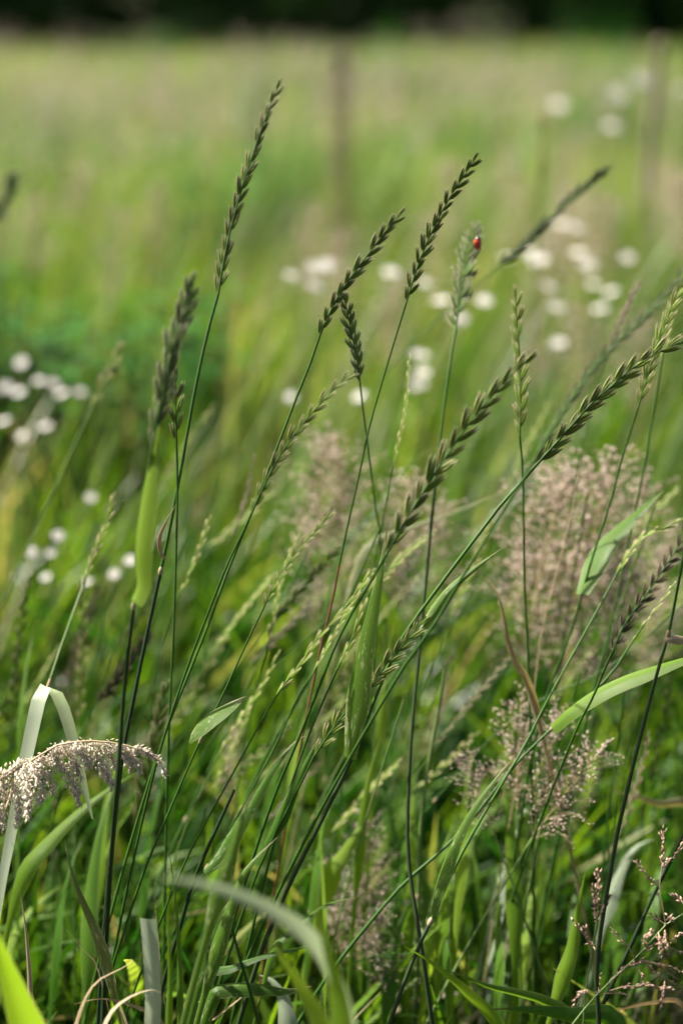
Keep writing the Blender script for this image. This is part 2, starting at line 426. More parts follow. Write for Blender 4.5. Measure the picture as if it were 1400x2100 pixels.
def stalk(label, ear, stem, d, n=20, size=42, roll=0.0, kind='spike', alpha=13.0, leaves=(), joints=(), r=(0.45, 0.8, 1.15),
          mat='culm', lower=None, group='ears of grass leaning over the meadow', seed=0, name='grass_stalk'):
    """ear: photo points tip -> base; stem: photo points from below the ear downwards; d: depths (tip, ear base, last point)."""
    rs = np.random.default_rng(seed + int(ear[0][0]) * 7 + int(ear[0][1]))
    dt, db, dl = d
    e3 = []
    for i, (x, y) in enumerate(ear):
        e3.append(P(x, y, dt + (db - dt) * i / max(1, len(ear) - 1)))
    s3 = []
    for i, (x, y) in enumerate(stem):
        s3.append(P(x, y, db + (dl - db) * (i + 1) / len(stem)))
    full = e3[::-1]
    low = [e3[-1]] + s3
    tail = to_ground(low[-1], low[-2])
    base = tail[-1]
    root = empty(name, base, label, 'grass', group)
    # stem, split at its joints when the lower part looks different
    path = (low + tail)[::-1]
    c, ln = spline(path, 40)
    px = PXM(db)
    rad = np.interp(np.linspace(0, 1, 40), [0, 0.5, 1], [r[2], r[1], r[0]]) * 1e-3
    if lower is not None:
        jp = np.array(P(*lower[0], db + (dl - db) * lower[2]))
        k = int(np.argmin(np.linalg.norm(c - jp, axis=1))); k = min(max(k, 2), 37)
        tube('culm', c[k:], rad[k:], M[mat], root, base)
        lo = tube('lower_culm', c[:k + 1], rad[:k + 1] * 1.1, M[lower[1]], root, base)
    else:
        tube('culm', c, rad, M[mat], root, base)
    for (x, y, f) in joints:
        dd = db + (dl - db) * f
        q = np.array(P(x, y, dd))
        k = int(np.argmin(np.linalg.norm(c - q, axis=1))); k = min(max(k, 1), 38)
        t = tangents(c)[k]
        cc = np.array([c[k] + t * s for s in (-0.0022, -0.0012, 0, 0.0012, 0.0022)])
        tube('joint', cc, rad[k] * np.array([0.95, 1.35, 1.5, 1.35, 0.95]), M['node'], root, base, 8)
    # the axis of the ear
    ec, el = spline(full, 30)
    tube('ear_axis', ec, np.linspace(r[0] * 0.95, 0.25, 30) * 1e-3, M[mat], root, base, 5)
    et = tangents(ec)
    meshes = SPK[kind]
    for i in range(n):
        f = (i + 0.15) / n
        f = f * 0.965
        q = f * 29; k = int(q); fr = q - k; k2 = min(k + 1, 29)
        pos = ec[k] * (1 - fr) + ec[k2] * fr
        t = et[k]
        view = pos - np.array(CAMV); view /= np.linalg.norm(view)
        s0 = np.cross(t, view); s0 /= np.linalg.norm(s0); n0 = np.cross(s0, t)
        a = roll + rs.normal(0, 0.10)
        s = math.cos(a) * s0 + math.sin(a) * n0
        side = 1 if i % 2 == 0 else -1
        al = R(alpha) * 1.12 * rs.uniform(0.6, 1.5)
        if 0 < i < n - 2 and rs.random() < 0.03: continue
        last = i == n - 1
        if last: al *= 0.15
        dirv = t * math.cos(al) + s * side * math.sin(al)
        sz = size * px * (0.80 + 0.28 * math.sin(math.pi * min(1, 0.18 + f * 0.85))) * rs.uniform(0.9, 1.1)
        if last: sz *= 0.9
        o = new_obj('spikelet', meshes[int(rs.integers(len(meshes)))], root)
        wdt = rs.uniform(0.62, 0.80)
        o.matrix_basis = frame_matrix(Vector(pos + s * side * 0.0004) - base, dirv, s * side, (sz * wdt, sz * wdt * 0.95, sz))
    for lf in leaves:
        pts, w, m_, da, dbb = lf[:5]
        kw = lf[5] if len(lf) > 5 else {}
        c3 = [P(x, y, da + (dbb - da) * i / max(1, len(pts) - 1)) for i, (x, y) in enumerate(pts)]
        cc, _ = spline(c3, 26)
        lo = blade('leaf', cc, w * 1.3 * PXM(da), M[m_], root, base, **kw)
    return root

# ------------------------------------------------------------------ ground
def make_ground():
    xs = np.concatenate([np.linspace(-130, -8, 14), np.linspace(-7, 7, 57), np.linspace(8, 130, 14)])
    ys = np.concatenate([np.linspace(-20, -1, 8), np.linspace(-0.75, 12, 52), np.linspace(13, 250, 30)])
    X, Y = np.meshgrid(xs, ys)
    Z = -0.012 + 0.006 * np.sin(X * 5.1) * np.cos(Y * 4.3)
    V = np.stack([X, Y, Z], -1).reshape(-1, 3)
    nx = len(xs)
    i = np.arange(len(ys) - 1)[:, None] * nx; j = np.arange(nx - 1)[None, :]
    F = np.stack([i + j, i + j + 1, i + nx + j + 1, i + nx + j], -1).reshape(-1, 4)
    return tag(new_obj('ground', mk_mesh('ground', V, F, M['soil'])), kind='structure')
make_ground()

# ------------------------------------------------------------------ the sward (uncountable grass)
def scatter_blades(x, y, h, w, az, lean, segs=5, twist=None, droop=None, rnd=None):
    N = len(x)
    t = np.linspace(0, 1, segs + 1)
    droop = np.zeros(N) if droop is None else droop
    twist = np.zeros(N) if twist is None else twist
    off = (lean * h)[:, None] * t[None, :] ** 1.7
    z = h[:, None] * (t[None, :] - droop[:, None] * t[None, :] ** 3) - 0.01
    cx = x[:, None] + np.sin(az)[:, None] * off
    cy = y[:, None] + np.cos(az)[:, None] * off
    fa = az[:, None] + math.pi / 2 + twist[:, None] * (0.5 + t[None, :])
    wp = w[:, None] / 2 * np.clip(0.7 + t[None, :], 0, 1) * np.clip((1.02 - t[None, :]) / 0.6, 0, 1) ** 0.8
    wx = np.sin(fa) * wp; wy = np.cos(fa) * wp
    A = np.stack([cx - wx, cy - wy, z], -1); B = np.stack([cx + wx, cy + wy, z], -1)
    V = np.stack([A, B], 2).reshape(-1, 3)
    b = (np.arange(N) * (segs + 1) * 2)[:, None]; k = (np.arange(segs) * 2)[None, :]
    F = np.stack([b + k, b + k + 1, b + k + 3, b + k + 2], -1).reshape(-1, 4)
    rnd = rng.random(N) if rnd is None else rnd
    return V, F, np.repeat(rnd, (segs + 1) * 2)

def vnoise(x, y, s, seed=0):
    """cheap smooth value noise in 0..1"""
    g = np.random.default_rng(seed).random((64, 64))
    u = x / s + 100.3; v = y / s + 57.7
    i = np.floor(u).astype(int); j = np.floor(v).astype(int); a = u - i; b = v - j
    a = a * a * (3 - 2 * a); b = b * b * (3 - 2 * b)
    G = lambda p, q: g[p % 64, q % 64]
    return (G(i, j) * (1 - a) + G(i + 1, j) * a) * (1 - b) + (G(i, j + 1) * (1 - a) + G(i + 1, j + 1) * a) * b

def wedge(n, y0, y1, margin, power=1.0):
    y = y0 + (y1 - y0) * rng.random(n) ** power
    x = (rng.random(n) * 2 - 1) * (0.27 * y + margin)
    return x, y

def sward():
    VV, FF, RR = [], [], []
    off = 0
    def add(d):
        nonlocal off
        V, F, r_ = d
        VV.append(V); FF.append(F + off); RR.append(r_); off += len(V)
    HY = [0.0, 0.45, 0.60, 0.70, 0.80, 0.95, 1.2, 1.7, 2.4, 3.2]
    HH = [0.15, 0.18, 0.205, 0.225, 0.255, 0.28, 0.31, 0.32, 0.34, 0.36]
    # short dense undergrowth kept to dark greens to deepen the shade in the gaps
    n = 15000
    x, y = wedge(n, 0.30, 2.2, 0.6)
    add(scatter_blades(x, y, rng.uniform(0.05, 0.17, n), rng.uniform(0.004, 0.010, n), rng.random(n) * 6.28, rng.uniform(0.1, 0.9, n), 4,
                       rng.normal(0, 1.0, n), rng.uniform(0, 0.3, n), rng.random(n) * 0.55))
    # close sward
    n = 8500
    x, y = wedge(n, 0.30, 1.25, 0.55)
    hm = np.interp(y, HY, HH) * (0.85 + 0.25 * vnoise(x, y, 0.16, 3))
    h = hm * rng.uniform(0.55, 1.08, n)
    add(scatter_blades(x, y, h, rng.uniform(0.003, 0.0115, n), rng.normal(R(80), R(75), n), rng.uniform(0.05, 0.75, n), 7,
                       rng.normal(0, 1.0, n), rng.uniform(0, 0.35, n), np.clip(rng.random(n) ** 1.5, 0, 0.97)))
    n = 9000
    x, y = wedge(n, 1.1, 3.2, 0.7, 1.0)
    hm = np.interp(y, HY, HH) * (0.78 + 0.4 * vnoise(x, y, 0.35, 4))
    h = hm * rng.uniform(0.6, 1.12, n)
    add(scatter_blades(x, y, h, rng.uniform(0.0035, 0.009, n), rng.normal(R(80), R(75), n), rng.uniform(0.05, 0.6, n), 5,
                       rng.normal(0, 1.0, n), rng.uniform(0, 0.3, n), np.clip(rng.normal(0.5, 0.25, n) + 0.5 * (vnoise(x, y, 0.5, 9) - 0.5), 0, 1)))
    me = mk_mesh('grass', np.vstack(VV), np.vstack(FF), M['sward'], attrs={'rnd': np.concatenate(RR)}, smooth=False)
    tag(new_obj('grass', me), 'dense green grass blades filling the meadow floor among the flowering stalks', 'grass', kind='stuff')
    # farther field
    n = 42000
    x, y = wedge(n, 2.9, 16.6, 1.4, 1.2)
    h = 0.33 * (0.6 + 0.65 * vnoise(x, y, 0.8, 5)) * rng.uniform(0.6, 1.15, n) * np.interp(y, [3, 8, 14], [1, 0.95, 0.7])
    wd = rng.uniform(0.006, 0.012, n) * np.interp(y, [3, 26], [1, 2.6])
    V, F, r_ = scatter_blades(x, y, h, wd, rng.normal(R(80), R(80), n), rng.uniform(0.05, 0.5, n), 3, rng.normal(0, 1, n), None,
                              np.clip(rng.normal(0.42, 0.2, n) + 1.1 * (vnoise(x, y, 0.9, 21) - 0.5), 0, 1))
    me = mk_mesh('grass', V, F, M['field'], attrs={'rnd': r_}, smooth=False)
    tag(new_obj('grass', me), 'blurred open field of grass stretching from the meadow to the trees', 'grass', kind='stuff')
sward()

# ------------------------------------------------------------------ little seeds / florets joined into one mesh
def floret_data(pos, dirs, L, W):
    """pos (n,3), dirs (n,3): each a slender eight-sided seed"""
    n = len(pos)
    d = dirs / (np.linalg.norm(dirs, axis=1, keepdims=True) + 1e-9)
    ref = np.where(np.abs(d[:, 2:3]) > 0.9, np.array([[1.0, 0, 0]]), np.array([[0, 0, 1.0]]))
    u = np.cross(d, ref); u /= np.linalg.norm(u, axis=1, keepdims=True) + 1e-9
    v = np.cross(d, u)
    L = np.broadcast_to(L, (n,))[:, None]; W = np.broadcast_to(W, (n,))[:, None] / 2
    mid = pos + d * L * 0.42
    V = np.stack([pos, mid + u * W, mid + v * W * 0.6, mid - u * W, mid - v * W * 0.6, pos + d * L], 1)
    b = (np.arange(n) * 6)[:, None]
    tri = np.array([[0, 2, 1], [0, 3, 2], [0, 4, 3], [0, 1, 4], [5, 1, 2], [5, 2, 3], [5, 3, 4], [5, 4, 1]])
    F = (b[:, :, None] + tri[None]).reshape(-1, 3)
    return V.reshape(-1, 3), F

def join_quads_tris(parts):
    VV, FF, off = [], [], 0
    for V, F in parts:
        if F.shape[1] == 4:
            F = np.vstack([F[:, [0, 1, 2]], F[:, [0, 2, 3]]])
        VV.append(V); FF.append(F + off); off += len(V)
    return np.vstack(VV), np.vstack(FF)

def seed_haze():
    """thousands of pinkish seed heads over the field"""
    n = 19000
    x, y = wedge(n, 1.9, 13.0, 1.4, 1.25)
    dens = vnoise(x, y, 1.1, 31) * 0.55 + vnoise(x, y, 3.7, 32) * 0.45
    keep = rng.random(n) < np.clip((dens - 0.56) * 8.0, 0.01, 0.9) * np.interp(y, [1.9, 3.0, 5], [0.12, 0.25, 0.5])
    x, y = x[keep], y[keep]; n = len(x)
    top = 0.33 * rng.uniform(0.75, 1.2, n)
    K = 8
    base = np.stack([x, y, top], 1)
    t = rng.random((n, K)); ph = rng.random((n, K)) * 6.28
    sc = np.interp(y, [2, 25], [1.0, 2.4])
    rr = (1 - t) * 0.028 * sc[:, None]
    pos = base[:, None, :] + np.stack([np.cos(ph) * rr + 0.03 * t, np.sin(ph) * rr, (t - 0.5) * 0.13], -1)
    dr = np.stack([np.cos(ph) * 0.6, np.sin(ph) * 0.6, np.ones_like(ph)], -1)
    V, F = floret_data(pos.reshape(-1, 3), dr.reshape(-1, 3), 0.02 * np.repeat(sc, K), 0.006 * np.repeat(sc, K))
    rn = np.repeat(rng.random(n), K * 6)
    me = mk_mesh('seed_heads', V, F, M['haze'], attrs={'rnd': rn}, smooth=False)
    tag(new_obj('seed_heads', me), 'hazy pinkish brown seed heads floating over the distant field', 'grass', kind='stuff')
    # their stems
    V, F, r_ = scatter_blades(x, y, top, 0.0018 * sc, rng.random(n) * 6.28, rng.uniform(0, 0.1, n), 2, None, None, rng.random(n))
    me = mk_mesh('seed_stems', V, F, M['field'], attrs={'rnd': r_}, smooth=False)
    tag(new_obj('seed_stems', me), 'thin stems carrying the hazy seed heads in the field', 'grass', kind='stuff')
seed_haze()

def wisps():
    n = 1500
    x, y = wedge(n, 0.95, 3.6, 0.5)
    h = rng.uniform(0.34, 0.50, n)
    V, F, r_ = scatter_blades(x, y, h, rng.uniform(0.0012, 0.0028, n), rng.normal(R(85), R(40), n), rng.uniform(0.1, 0.6, n), 8, None, rng.uniform(0, 0.12, n), rng.random(n))
    me = mk_mesh('grass', V, F, M['wisp'], attrs={'rnd': r_}, smooth=False)
    tag(new_obj('grass', me), 'thin wispy stems and fine blades rising out of the blurred middle meadow', 'grass', kind='stuff')
wisps()

# ------------------------------------------------------------------ tree line and shrubs at the end of the field
def leaf_cloud(n, cx, cz, rx, ry, rz, size, seed, flat_bottom=None):
    rs = np.random.default_rng(seed)
    k = 26
    cen = rs.normal(0, 1, (k, 3)); cen /= np.linalg.norm(cen, axis=1, keepdims=True); cen *= rs.uniform(0.35, 0.95, (k, 1)) 
    idx = rs.integers(0, k, n)
    p = cen[idx] + rs.normal(0, 0.20, (n, 3))
    p = p * np.array([rx, ry, rz]) + np.array([cx, 0, cz])
    if flat_bottom is not None:
        p[:, 2] = np.maximum(p[:, 2], flat_bottom + rs.random(n) * 0.3)
    a = rs.normal(0, 1, (n, 3)); a /= np.linalg.norm(a, axis=1, keepdims=True)
    b = np.cross(a, rs.normal(0, 1, (n, 3))); b /= np.linalg.norm(b, axis=1, keepdims=True)
    s = size * rs.uniform(0.6, 1.3, (n, 1))
    V = np.stack([p - a * s, p + b * s * 0.5, p + a * s, p - b * s * 0.5], 1).reshape(-1, 3)
    F = np.arange(n * 4).reshape(-1, 4)
    return V, F, np.repeat(rs.random(n), 4)

def tree(x, y, h, w, label, seed):
    root = empty('tree', (x, y, -0.02), label, 'tree', 'trees at the end of the field')
    rs = np.random.default_rng(seed)
    parts = []
    c, _ = spline([(0, 0, 0), (rs.normal(0, .1), 0, h * .3), (rs.normal(0, .2), 0, h * .75)], 10)
    parts.append(tube_data(c, np.linspace(0.055 * h / 1.6, 0.02, 10), 8))
    for i in range(7):
        z = h * rs.uniform(0.22, 0.6); a = rs.random() * 6.28
        c, _ = spline([(0, 0, z), (math.cos(a) * w * .25, math.sin(a) * w * .25, z + h * .1), (math.cos(a) * w * .48, math.sin(a) * w * .48, z + h * .18)], 7)
        parts.append(tube_data(c, np.linspace(0.05, 0.012, 7), 6))
    V, F = join_quads_tris(parts)
    new_obj('trunk', mk_mesh('trunk', V, F, M['bark'], attrs={'rnd': np.zeros(len(V))}), root)
    V, F, r_ = leaf_cloud(5200, 0, h * 0.56, w * .55, w * .5, h * .5, 0.13, seed, 0.25)
    new_obj('crown', mk_mesh('crown', V, F, M['crown'], attrs={'rnd': r_}, smooth=False), root)

def shrub(x, y, h, w, label, seed):
    root = empty('shrub', (x, y, -0.02), label, 'shrub', 'dark shrubs under the trees')
    parts = []
    rs = np.random.default_rng(seed)
    for i in range(6):
        a = rs.random() * 6.28
        c, _ = spline([(0.05 * math.cos(a), 0.05 * math.sin(a), 0), (w * .15 * math.cos(a), w * .15 * math.sin(a), h * .4), (w * .3 * math.cos(a), w * .3 * math.sin(a), h * .8)], 6)
        parts.append(tube_data(c, np.linspace(0.03, 0.008, 6), 5))
    V, F = join_quads_tris(parts)
    new_obj('stems', mk_mesh('stems', V, F, M['bark'], attrs={'rnd': np.zeros(len(V))}), root)
    V, F, r_ = leaf_cloud(3800, 0, h * 0.48, w * .55, w * .4, h * .55, 0.085, seed, 0.0)
    V[:, 2] = np.abs(V[:, 2])
    new_obj('foliage', mk_mesh('foliage', V, F, M['crown'], attrs={'rnd': r_}, smooth=False), root)

TREES = [(-7.6, 18, 7.5, 5.6), (-3.4, 18.6, 6.8, 5.0), (0.4, 19.5, 8.0, 5.5), (4.2, 18.8, 7.2, 5.4), (8.4, 18, 8.2, 5.8), (-12, 17.5, 7.6, 5.4), (12.6, 18, 8, 5.6)]
for i, (x, y, h, w) in enumerate(TREES):
    tree(x, y, h, w, 'dark leafy tree in the row closing off the far end of the field', 100 + i)
for i in range(13):
    shrub(-8.4 + i * 1.4 + random.uniform(-.3, .3), 16.6 + random.uniform(-.8, .9), random.uniform(1.1, 2.0), random.uniform(1.7, 2.3), 'low dark shrub in the hedge under the far trees', 200 + i)

# ------------------------------------------------------------------ white flowers
def flower_meshes():
    out = []
    for k in range(3):
        rs = np.random.default_rng(60 + k)
        VV, FF, off = [], [], 0
        npet = 9
        for i in range(npet):
            a = 2 * math.pi * i / npet + rs.normal(0, 0.06)
            rows = []
            L = rs.uniform(0.9, 1.05)
            for v, wp in ((0.12, 0.10), (0.45, 0.21), (0.8, 0.24), (1.0, 0.13)):
                zz = 0.10 + 0.14 * math.sin(v * 2.4) + rs.normal(0, 0.015)
                for u in (-1, 0, 1):
                    r0 = v * L; s = u * wp
                    rows.append((math.cos(a) * r0 - math.sin(a) * s, math.sin(a) * r0 + math.cos(a) * s, zz - abs(u) * 0.03))
            V = np.array(rows)
            F = np.array([(r_ * 3 + j, r_ * 3 + j + 1, r_ * 3 + j + 4, r_ * 3 + j + 3) for r_ in range(3) for j in range(2)])
            VV.append(V); FF.append(F + off); off += len(V)
        V = np.vstack(VV)
        out.append(mk_mesh('flower_head', V, np.vstack(FF), M['petal'], attrs={'rnd': rs.random(len(V))}))
    th = np.linspace(0, math.pi / 2, 4); V = []
    for t in th:
        for a in np.linspace(0, 2 * math.pi, 10, endpoint=False):
            V.append((0.26 * math.cos(a) * math.cos(t), 0.26 * math.sin(a) * math.cos(t), 0.10 + 0.14 * math.sin(t)))
    F = [(i * 10 + j, i * 10 + (j + 1) % 10, (i + 1) * 10 + (j + 1) % 10, (i + 1) * 10 + j) for i in range(3) for j in range(10)]
    cm = mk_mesh('flower_centre', np.array(V), np.array(F), M['disc'])
    return out, cm
FLOWER, CENTRE = flower_meshes()

def flower_plant(label, heads, d, size=0.0085, root_dx=0.0, group='white flowers in the meadow'):
    """heads: photo pixels of the flower heads; they share one branching stem."""
    pts = [P(x, y, d + random.uniform(-.03, .03)) for x, y in heads]
    cx = sum(p.x for p in pts) / len(pts); cy = sum(p.y for p in pts) / len(pts); zt = min(p.z for p in pts)
    base = Vector((cx + root_dx - 0.03, cy + random.uniform(-.02, .03), -0.012))
    root = empty('white_flower_plant', base, label, 'flower', group)
    fork = Vector((cx, cy, max(0.08, zt - 0.09)))
    c, _ = spline([base, (base + fork) / 2 + Vector((0.006, 0, 0)), fork], 14)
    parts = [tube_data(c - np.array(base), np.linspace(0.0014, 0.0009, 14), 6)]
    for p in pts:
        c, _ = spline([fork, fork.lerp(p, 0.55) + Vector((0, 0, -0.006)), p], 9)
        parts.append(tube_data(c - np.array(base), np.linspace(0.0009, 0.0006, 9), 5))
    V, F = join_quads_tris(parts)
    new_obj('stem', mk_mesh('stem', V, F, M['culm_light'], attrs={'rnd': np.full(len(V), 0.5)}), root)
    for i in range(4):               # small paired leaves on the stem
        f = 0.2 + 0.18 * i
        q = base.lerp(fork, f); a = random.random() * 6.28
        e = q + Vector((math.cos(a) * 0.02, math.sin(a) * 0.02, 0.016))
        cc, _ = spline([q, q.lerp(e, 0.5) + Vector((0, 0, 0.003)), e], 6)
        blade('leaf', cc, 0.004, M['weed'], root, base, profile='lens')
    for p in pts:
        o = new_obj('flower_head', random.choice(FLOWER), root)
        tilt = Vector((random.uniform(-.35, .35), random.uniform(-.9, -.1), 1)).normalized()
        s = size * 0.8 * random.uniform(0.85, 1.15)
        o.matrix_basis = frame_matrix(p - base, tilt, Vector((1, 0, 0)), (s, s, s))
        cobj = new_obj('flower_centre', CENTRE, o)

FL = [
    ([(1145, 218)], 2.15, 0.013, 'tall single white flower standing alone above the grass'),
    ([(1268, 195), (1312, 165)], 2.15, 0.0125, 'pair of high white flowers side by side above the grass'),
    ([(1252, 262)], 2.1, 0.012, 'single white flower just below the high pair'),
    ([(1402, 182)], 2.2, 0.012, 'white flower beside the tall blurred stalk, partly cut off by the picture edge'),
    ([(597, 567), (642, 550), (670, 545), (645, 588)], 1.35, 0.0088, 'compact cluster of four white flowers behind the bent ear'),
    ([(800, 560), (870, 582)], 1.4, 0.0085, 'two white flowers behind the slender pointed ear'),
    ([(905, 618), (940, 655), (992, 618)], 1.3, 0.0095, 'three white flowers around the ear that carries the ladybird'),
    ([(1040, 530), (1085, 520), (1105, 535)], 1.45, 0.009, 'row of white flowers under the long slanting blurred ear'),
    ([(1150, 462), (1180, 470)], 1.5, 0.010, 'two white flowers just behind the slanting blurred ear'),
    ([(1205, 545), (1285, 530), (1215, 585), (1185, 520)], 1.45, 0.0092, 'loose bunch of four white flowers over the pale panicles'),
    ([(1230, 635), (1252, 600)], 1.45, 0.0095, 'two close white flowers below the loose bunch'),
    ([(1125, 590), (1140, 632)], 1.4, 0.009, 'two white flowers one above the other beside the upright ear'),
    ([(1145, 705)], 1.35, 0.008, 'faint single white flower among brown seed heads'),
    ([(860, 730), (855, 790), (865, 765)], 1.3, 0.0095, 'white flowers in a short column behind the thin dark ear'),
    ([(738, 815)], 1.3, 0.0065, 'single white flower behind the hooked drooping ear'),
    ([(597, 815)], 1.3, 0.0055, 'small lone white flower beside a straight green stem'),
    ([(45, 745), (80, 782), (40, 805), (12, 795)], 1.3, 0.0092, 'bunch of white flowers in front of the dark leafy weeds, beside more bunches'),
    ([(110, 788), (165, 805), (128, 808)], 1.3, 0.0092, 'three white flowers in a row beside a blurred grass ear'),
    ([(8, 865), (45, 895), (95, 876)], 1.25, 0.0088, 'three spaced white flowers below the dense bunch'),
    ([(187, 1022)], 1.12, 0.0082, 'bright single white flower near a drooping green ear'),
    ([(120, 1100), (65, 1133), (105, 1136), (95, 1185)], 1.08, 0.0070, 'group of small white flowers low in the green grass'),
    ([(235, 1178), (268, 1150), (178, 1195)], 1.08, 0.0072, 'small white flowers beside the broad lime green leaf'),
]
for heads, d, s, lab in FL:
    flower_plant(lab, heads, d, s * 0.92 * (0.85 if heads[0][0] < 400 else (1.45 if d > 2 else 1.2)))

# ------------------------------------------------------------------ leafy weeds, dock stalk
def weed(label, px, py, d, h, w, n, seed, group='broad-leaved weeds in the meadow'):
    rs = np.random.default_rng(seed)
    p = P(px, py, d); base = Vector((p.x, p.y, -0.012))
    root = empty('leafy_weed', base, label, 'weed', group)
    parts = []; VV, FF, RR, off = [], [], [], 0
    for sidx in range(max(3, n // 26)):
        a = rs.random() * 6.28; rr = w * math.sqrt(rs.random())
        x0, y0 = rr * math.cos(a) * 0.7, rr * math.sin(a) * 0.5
        hh = h * rs.uniform(0.7, 1.05)
        c, _ = spline([(x0 * .8, y0 * .8, 0), (x0, y0, hh * .5), (x0 * 1.1 + 0.02, y0, hh)], 8)
        parts.append(tube_data(c, np.linspace(0.0025, 0.001, 8), 5))
        for i in range(26):
            f = 0.25 + 0.75 * i / 26
            q = np.array([np.interp(f, np.linspace(0, 1, 8), c[:, k]) for k in range(3)])
            a2 = i * 1.57 + rs.normal(0, .3); L = rs.uniform(0.045, 0.08) * (1.15 - 0.6 * f); W = L * 0.5
            dd = np.array([math.cos(a2), math.sin(a2), 0.15]); sd = np.array([-math.sin(a2), math.cos(a2), 0])
            up = np.array([0, 0, 1.0])
            V = np.array([q, q + dd * L * .4 + sd * W * .5 + up * L * .12, q + dd * L * .4 + up * L * .04, q + dd * L * .4 - sd * W * .5 + up * L * .12, q + dd * L - up * L * .25])
            F = np.array([(0, 1, 2), (0, 2, 3), (1, 4, 2), (2, 4, 3)])
            VV.append(V); FF.append(F + off); off += 5; RR.append(np.full(5, rs.random()))
    V, F = join_quads_tris(parts)
    new_obj('stems', mk_mesh('stems', V, F, M['culm'], attrs={'rnd': np.zeros(len(V))}), root)
    fo = new_obj('foliage', mk_mesh('foliage', np.vstack(VV), np.vstack(FF), M['weed'], attrs={'rnd': np.concatenate(RR)}, smooth=False), root)
    tag(fo, kind='stuff')
weed('dark green leafy weed clump behind the bunches of white flowers', 70, 640, 1.65, 0.40, 0.17, 620, 1)
weed('small dark weed clump beside the larger leafy clump', 300, 640, 1.75, 0.37, 0.12, 340, 2)
weed('low leafy weed clump half hidden by the tallest ear', 460, 400, 2.9, 0.42, 0.20, 320, 3)

for i, (px, d, hh) in enumerate([(120, 3.6, .46), (520, 4.4, .5), (960, 3.8, .46), (1250, 5.0, .5), (300, 6.5, .55), (800, 7.5, .6), (660, 3.1, .42), (1180, 8.5, .65)]):
    weed('blurred dark clump of weeds standing out in the open field', px, 300, d, hh, 0.10 + 0.04 * d, 260, 20 + i, group='weed clumps out in the field')

def dock(label, px, ytop, ybot, d, w, seed, mat='dock', lean=0.0):
    """dead dock stalk: upright stem wrapped in whorls of brown seeds"""
    rs = np.random.default_rng(seed)
    top = P(px, ytop, d); bot = P(px + lean, ybot, d)
    base = Vector((top.x + (bot.x - top.x) * 1.4, top.y + 0.05, -0.012))
    root = empty('seed_stalk', base, label, 'dock', 'brown seed stalks standing in the field')
    c, _ = spline([base, base.lerp(top, 0.5), top], 20)
    V, F = tube_data(c - np.array(base), np.linspace(0.004, 0.0015, 20), 6)
    new_obj('stem', mk_mesh('stem', V, F, M['culm_straw'], attrs={'rnd': np.zeros(len(V))}), root)
    f0 = max(0.05, (bot.z - base.z) / (top.z - base.z))
    n = int(1500 * (1 - f0) + 200)
    f = f0 + (1 - f0) * rs.random(n)
    q = np.stack([np.interp(f, np.linspace(0, 1, 20), c[:, k]) for k in range(3)], 1) - np.array(base)
    a = rs.random(n) * 6.28
    clump = 0.6 + 0.4 * np.abs(np.sin(f * 40))
    rr = w / 2 * np.sqrt(rs.random(n)) * clump * np.clip((1.02 - f) / 0.12, 0.25, 1)
    q += np.stack([np.cos(a) * rr, np.sin(a) * rr, rs.normal(0, 0.004, n)], 1)
    dr = np.stack([np.cos(a), np.sin(a), rs.normal(-.2, .4, n)], 1)
    V, F = floret_data(q, dr, 0.008, 0.005)
    so = new_obj('seeds', mk_mesh('seeds', V, F, M[mat], attrs={'rnd': np.repeat(rs.random(n), 6)}, smooth=False), root)
    tag(so, kind='stuff')
dock('tall brown dead dock stalk standing alone out in the field', 698, 105, 560, 2.4, 0.042, 5)
dock('thin brown seed stalk beside the high white flowers', 1352, 85, 420, 2.2, 0.008, 6, mat='haze')

# ------------------------------------------------------------------ pinkish panicles
def panicle_variant(seed, L=0.15, spread=0.045, nodes=10, per=6):
    rs = np.random.default_rng(seed)
    parts = []; pos = []; dr = []
    ax, _ = spline([(0, 0, 0), (0.004, 0, L * .5), (0.012, 0.004, L)], 12)
    parts.append(tube_data(ax, np.linspace(0.0007, 0.0002, 12), 4))
    for i in range(nodes):
        f = i / nodes * 0.9
        q = np.array([np.interp(f, np.linspace(0, 1, 12), ax[:, k]) for k in range(3)])
        for j in range(per):
            a = rs.random() * 6.28; bl = spread * (1.0 - 0.65 * f) * rs.uniform(0.55, 1.25)
            up = rs.uniform(0.5, 1.3)
            e = q + np.array([math.cos(a) * bl, math.sin(a) * bl, bl * up])
            m_ = (q + e) / 2 + np.array([0, 0, 0.25 * bl])
            c, _ = spline([q, m_, e], 6)
            parts.append(tube_data(c, np.full(6, 0.00015), 3))
            nf = rs.integers(5, 9)
            for g in np.linspace(0.3, 1, nf):
                qq = np.array([np.interp(g, np.linspace(0, 1, 6), c[:, k]) for k in range(3)])
                pos.append(qq + rs.normal(0, 0.0022, 3)); dr.append(e - q + rs.normal(0, bl * .5, 3))
    for g in np.linspace(0.7, 1, 22):
        q = np.array([np.interp(g, np.linspace(0, 1, 12), ax[:, k]) for k in range(3)])
        pos.append(q + rs.normal(0, 0.0012, 3)); dr.append(np.array([0, 0, 1]) + rs.normal(0, .4, 3))
    pos = np.array(pos); dr = np.array(dr)
    V, F = floret_data(pos, dr, rs.uniform(0.0042, 0.0060, len(pos)), rs.uniform(0.0022, 0.0032, len(pos)))
    fl = mk_mesh('florets', V, F, M['pink'], attrs={'rnd': np.repeat(rs.random(len(pos)), 6)}, smooth=False)
    V, F = join_quads_tris(parts)
    br = mk_mesh('branches', V, F, M['culm_straw'], attrs={'rnd': np.zeros(len(V))})
    return br, fl
PANV = [panicle_variant(300 + i) for i in range(5)]

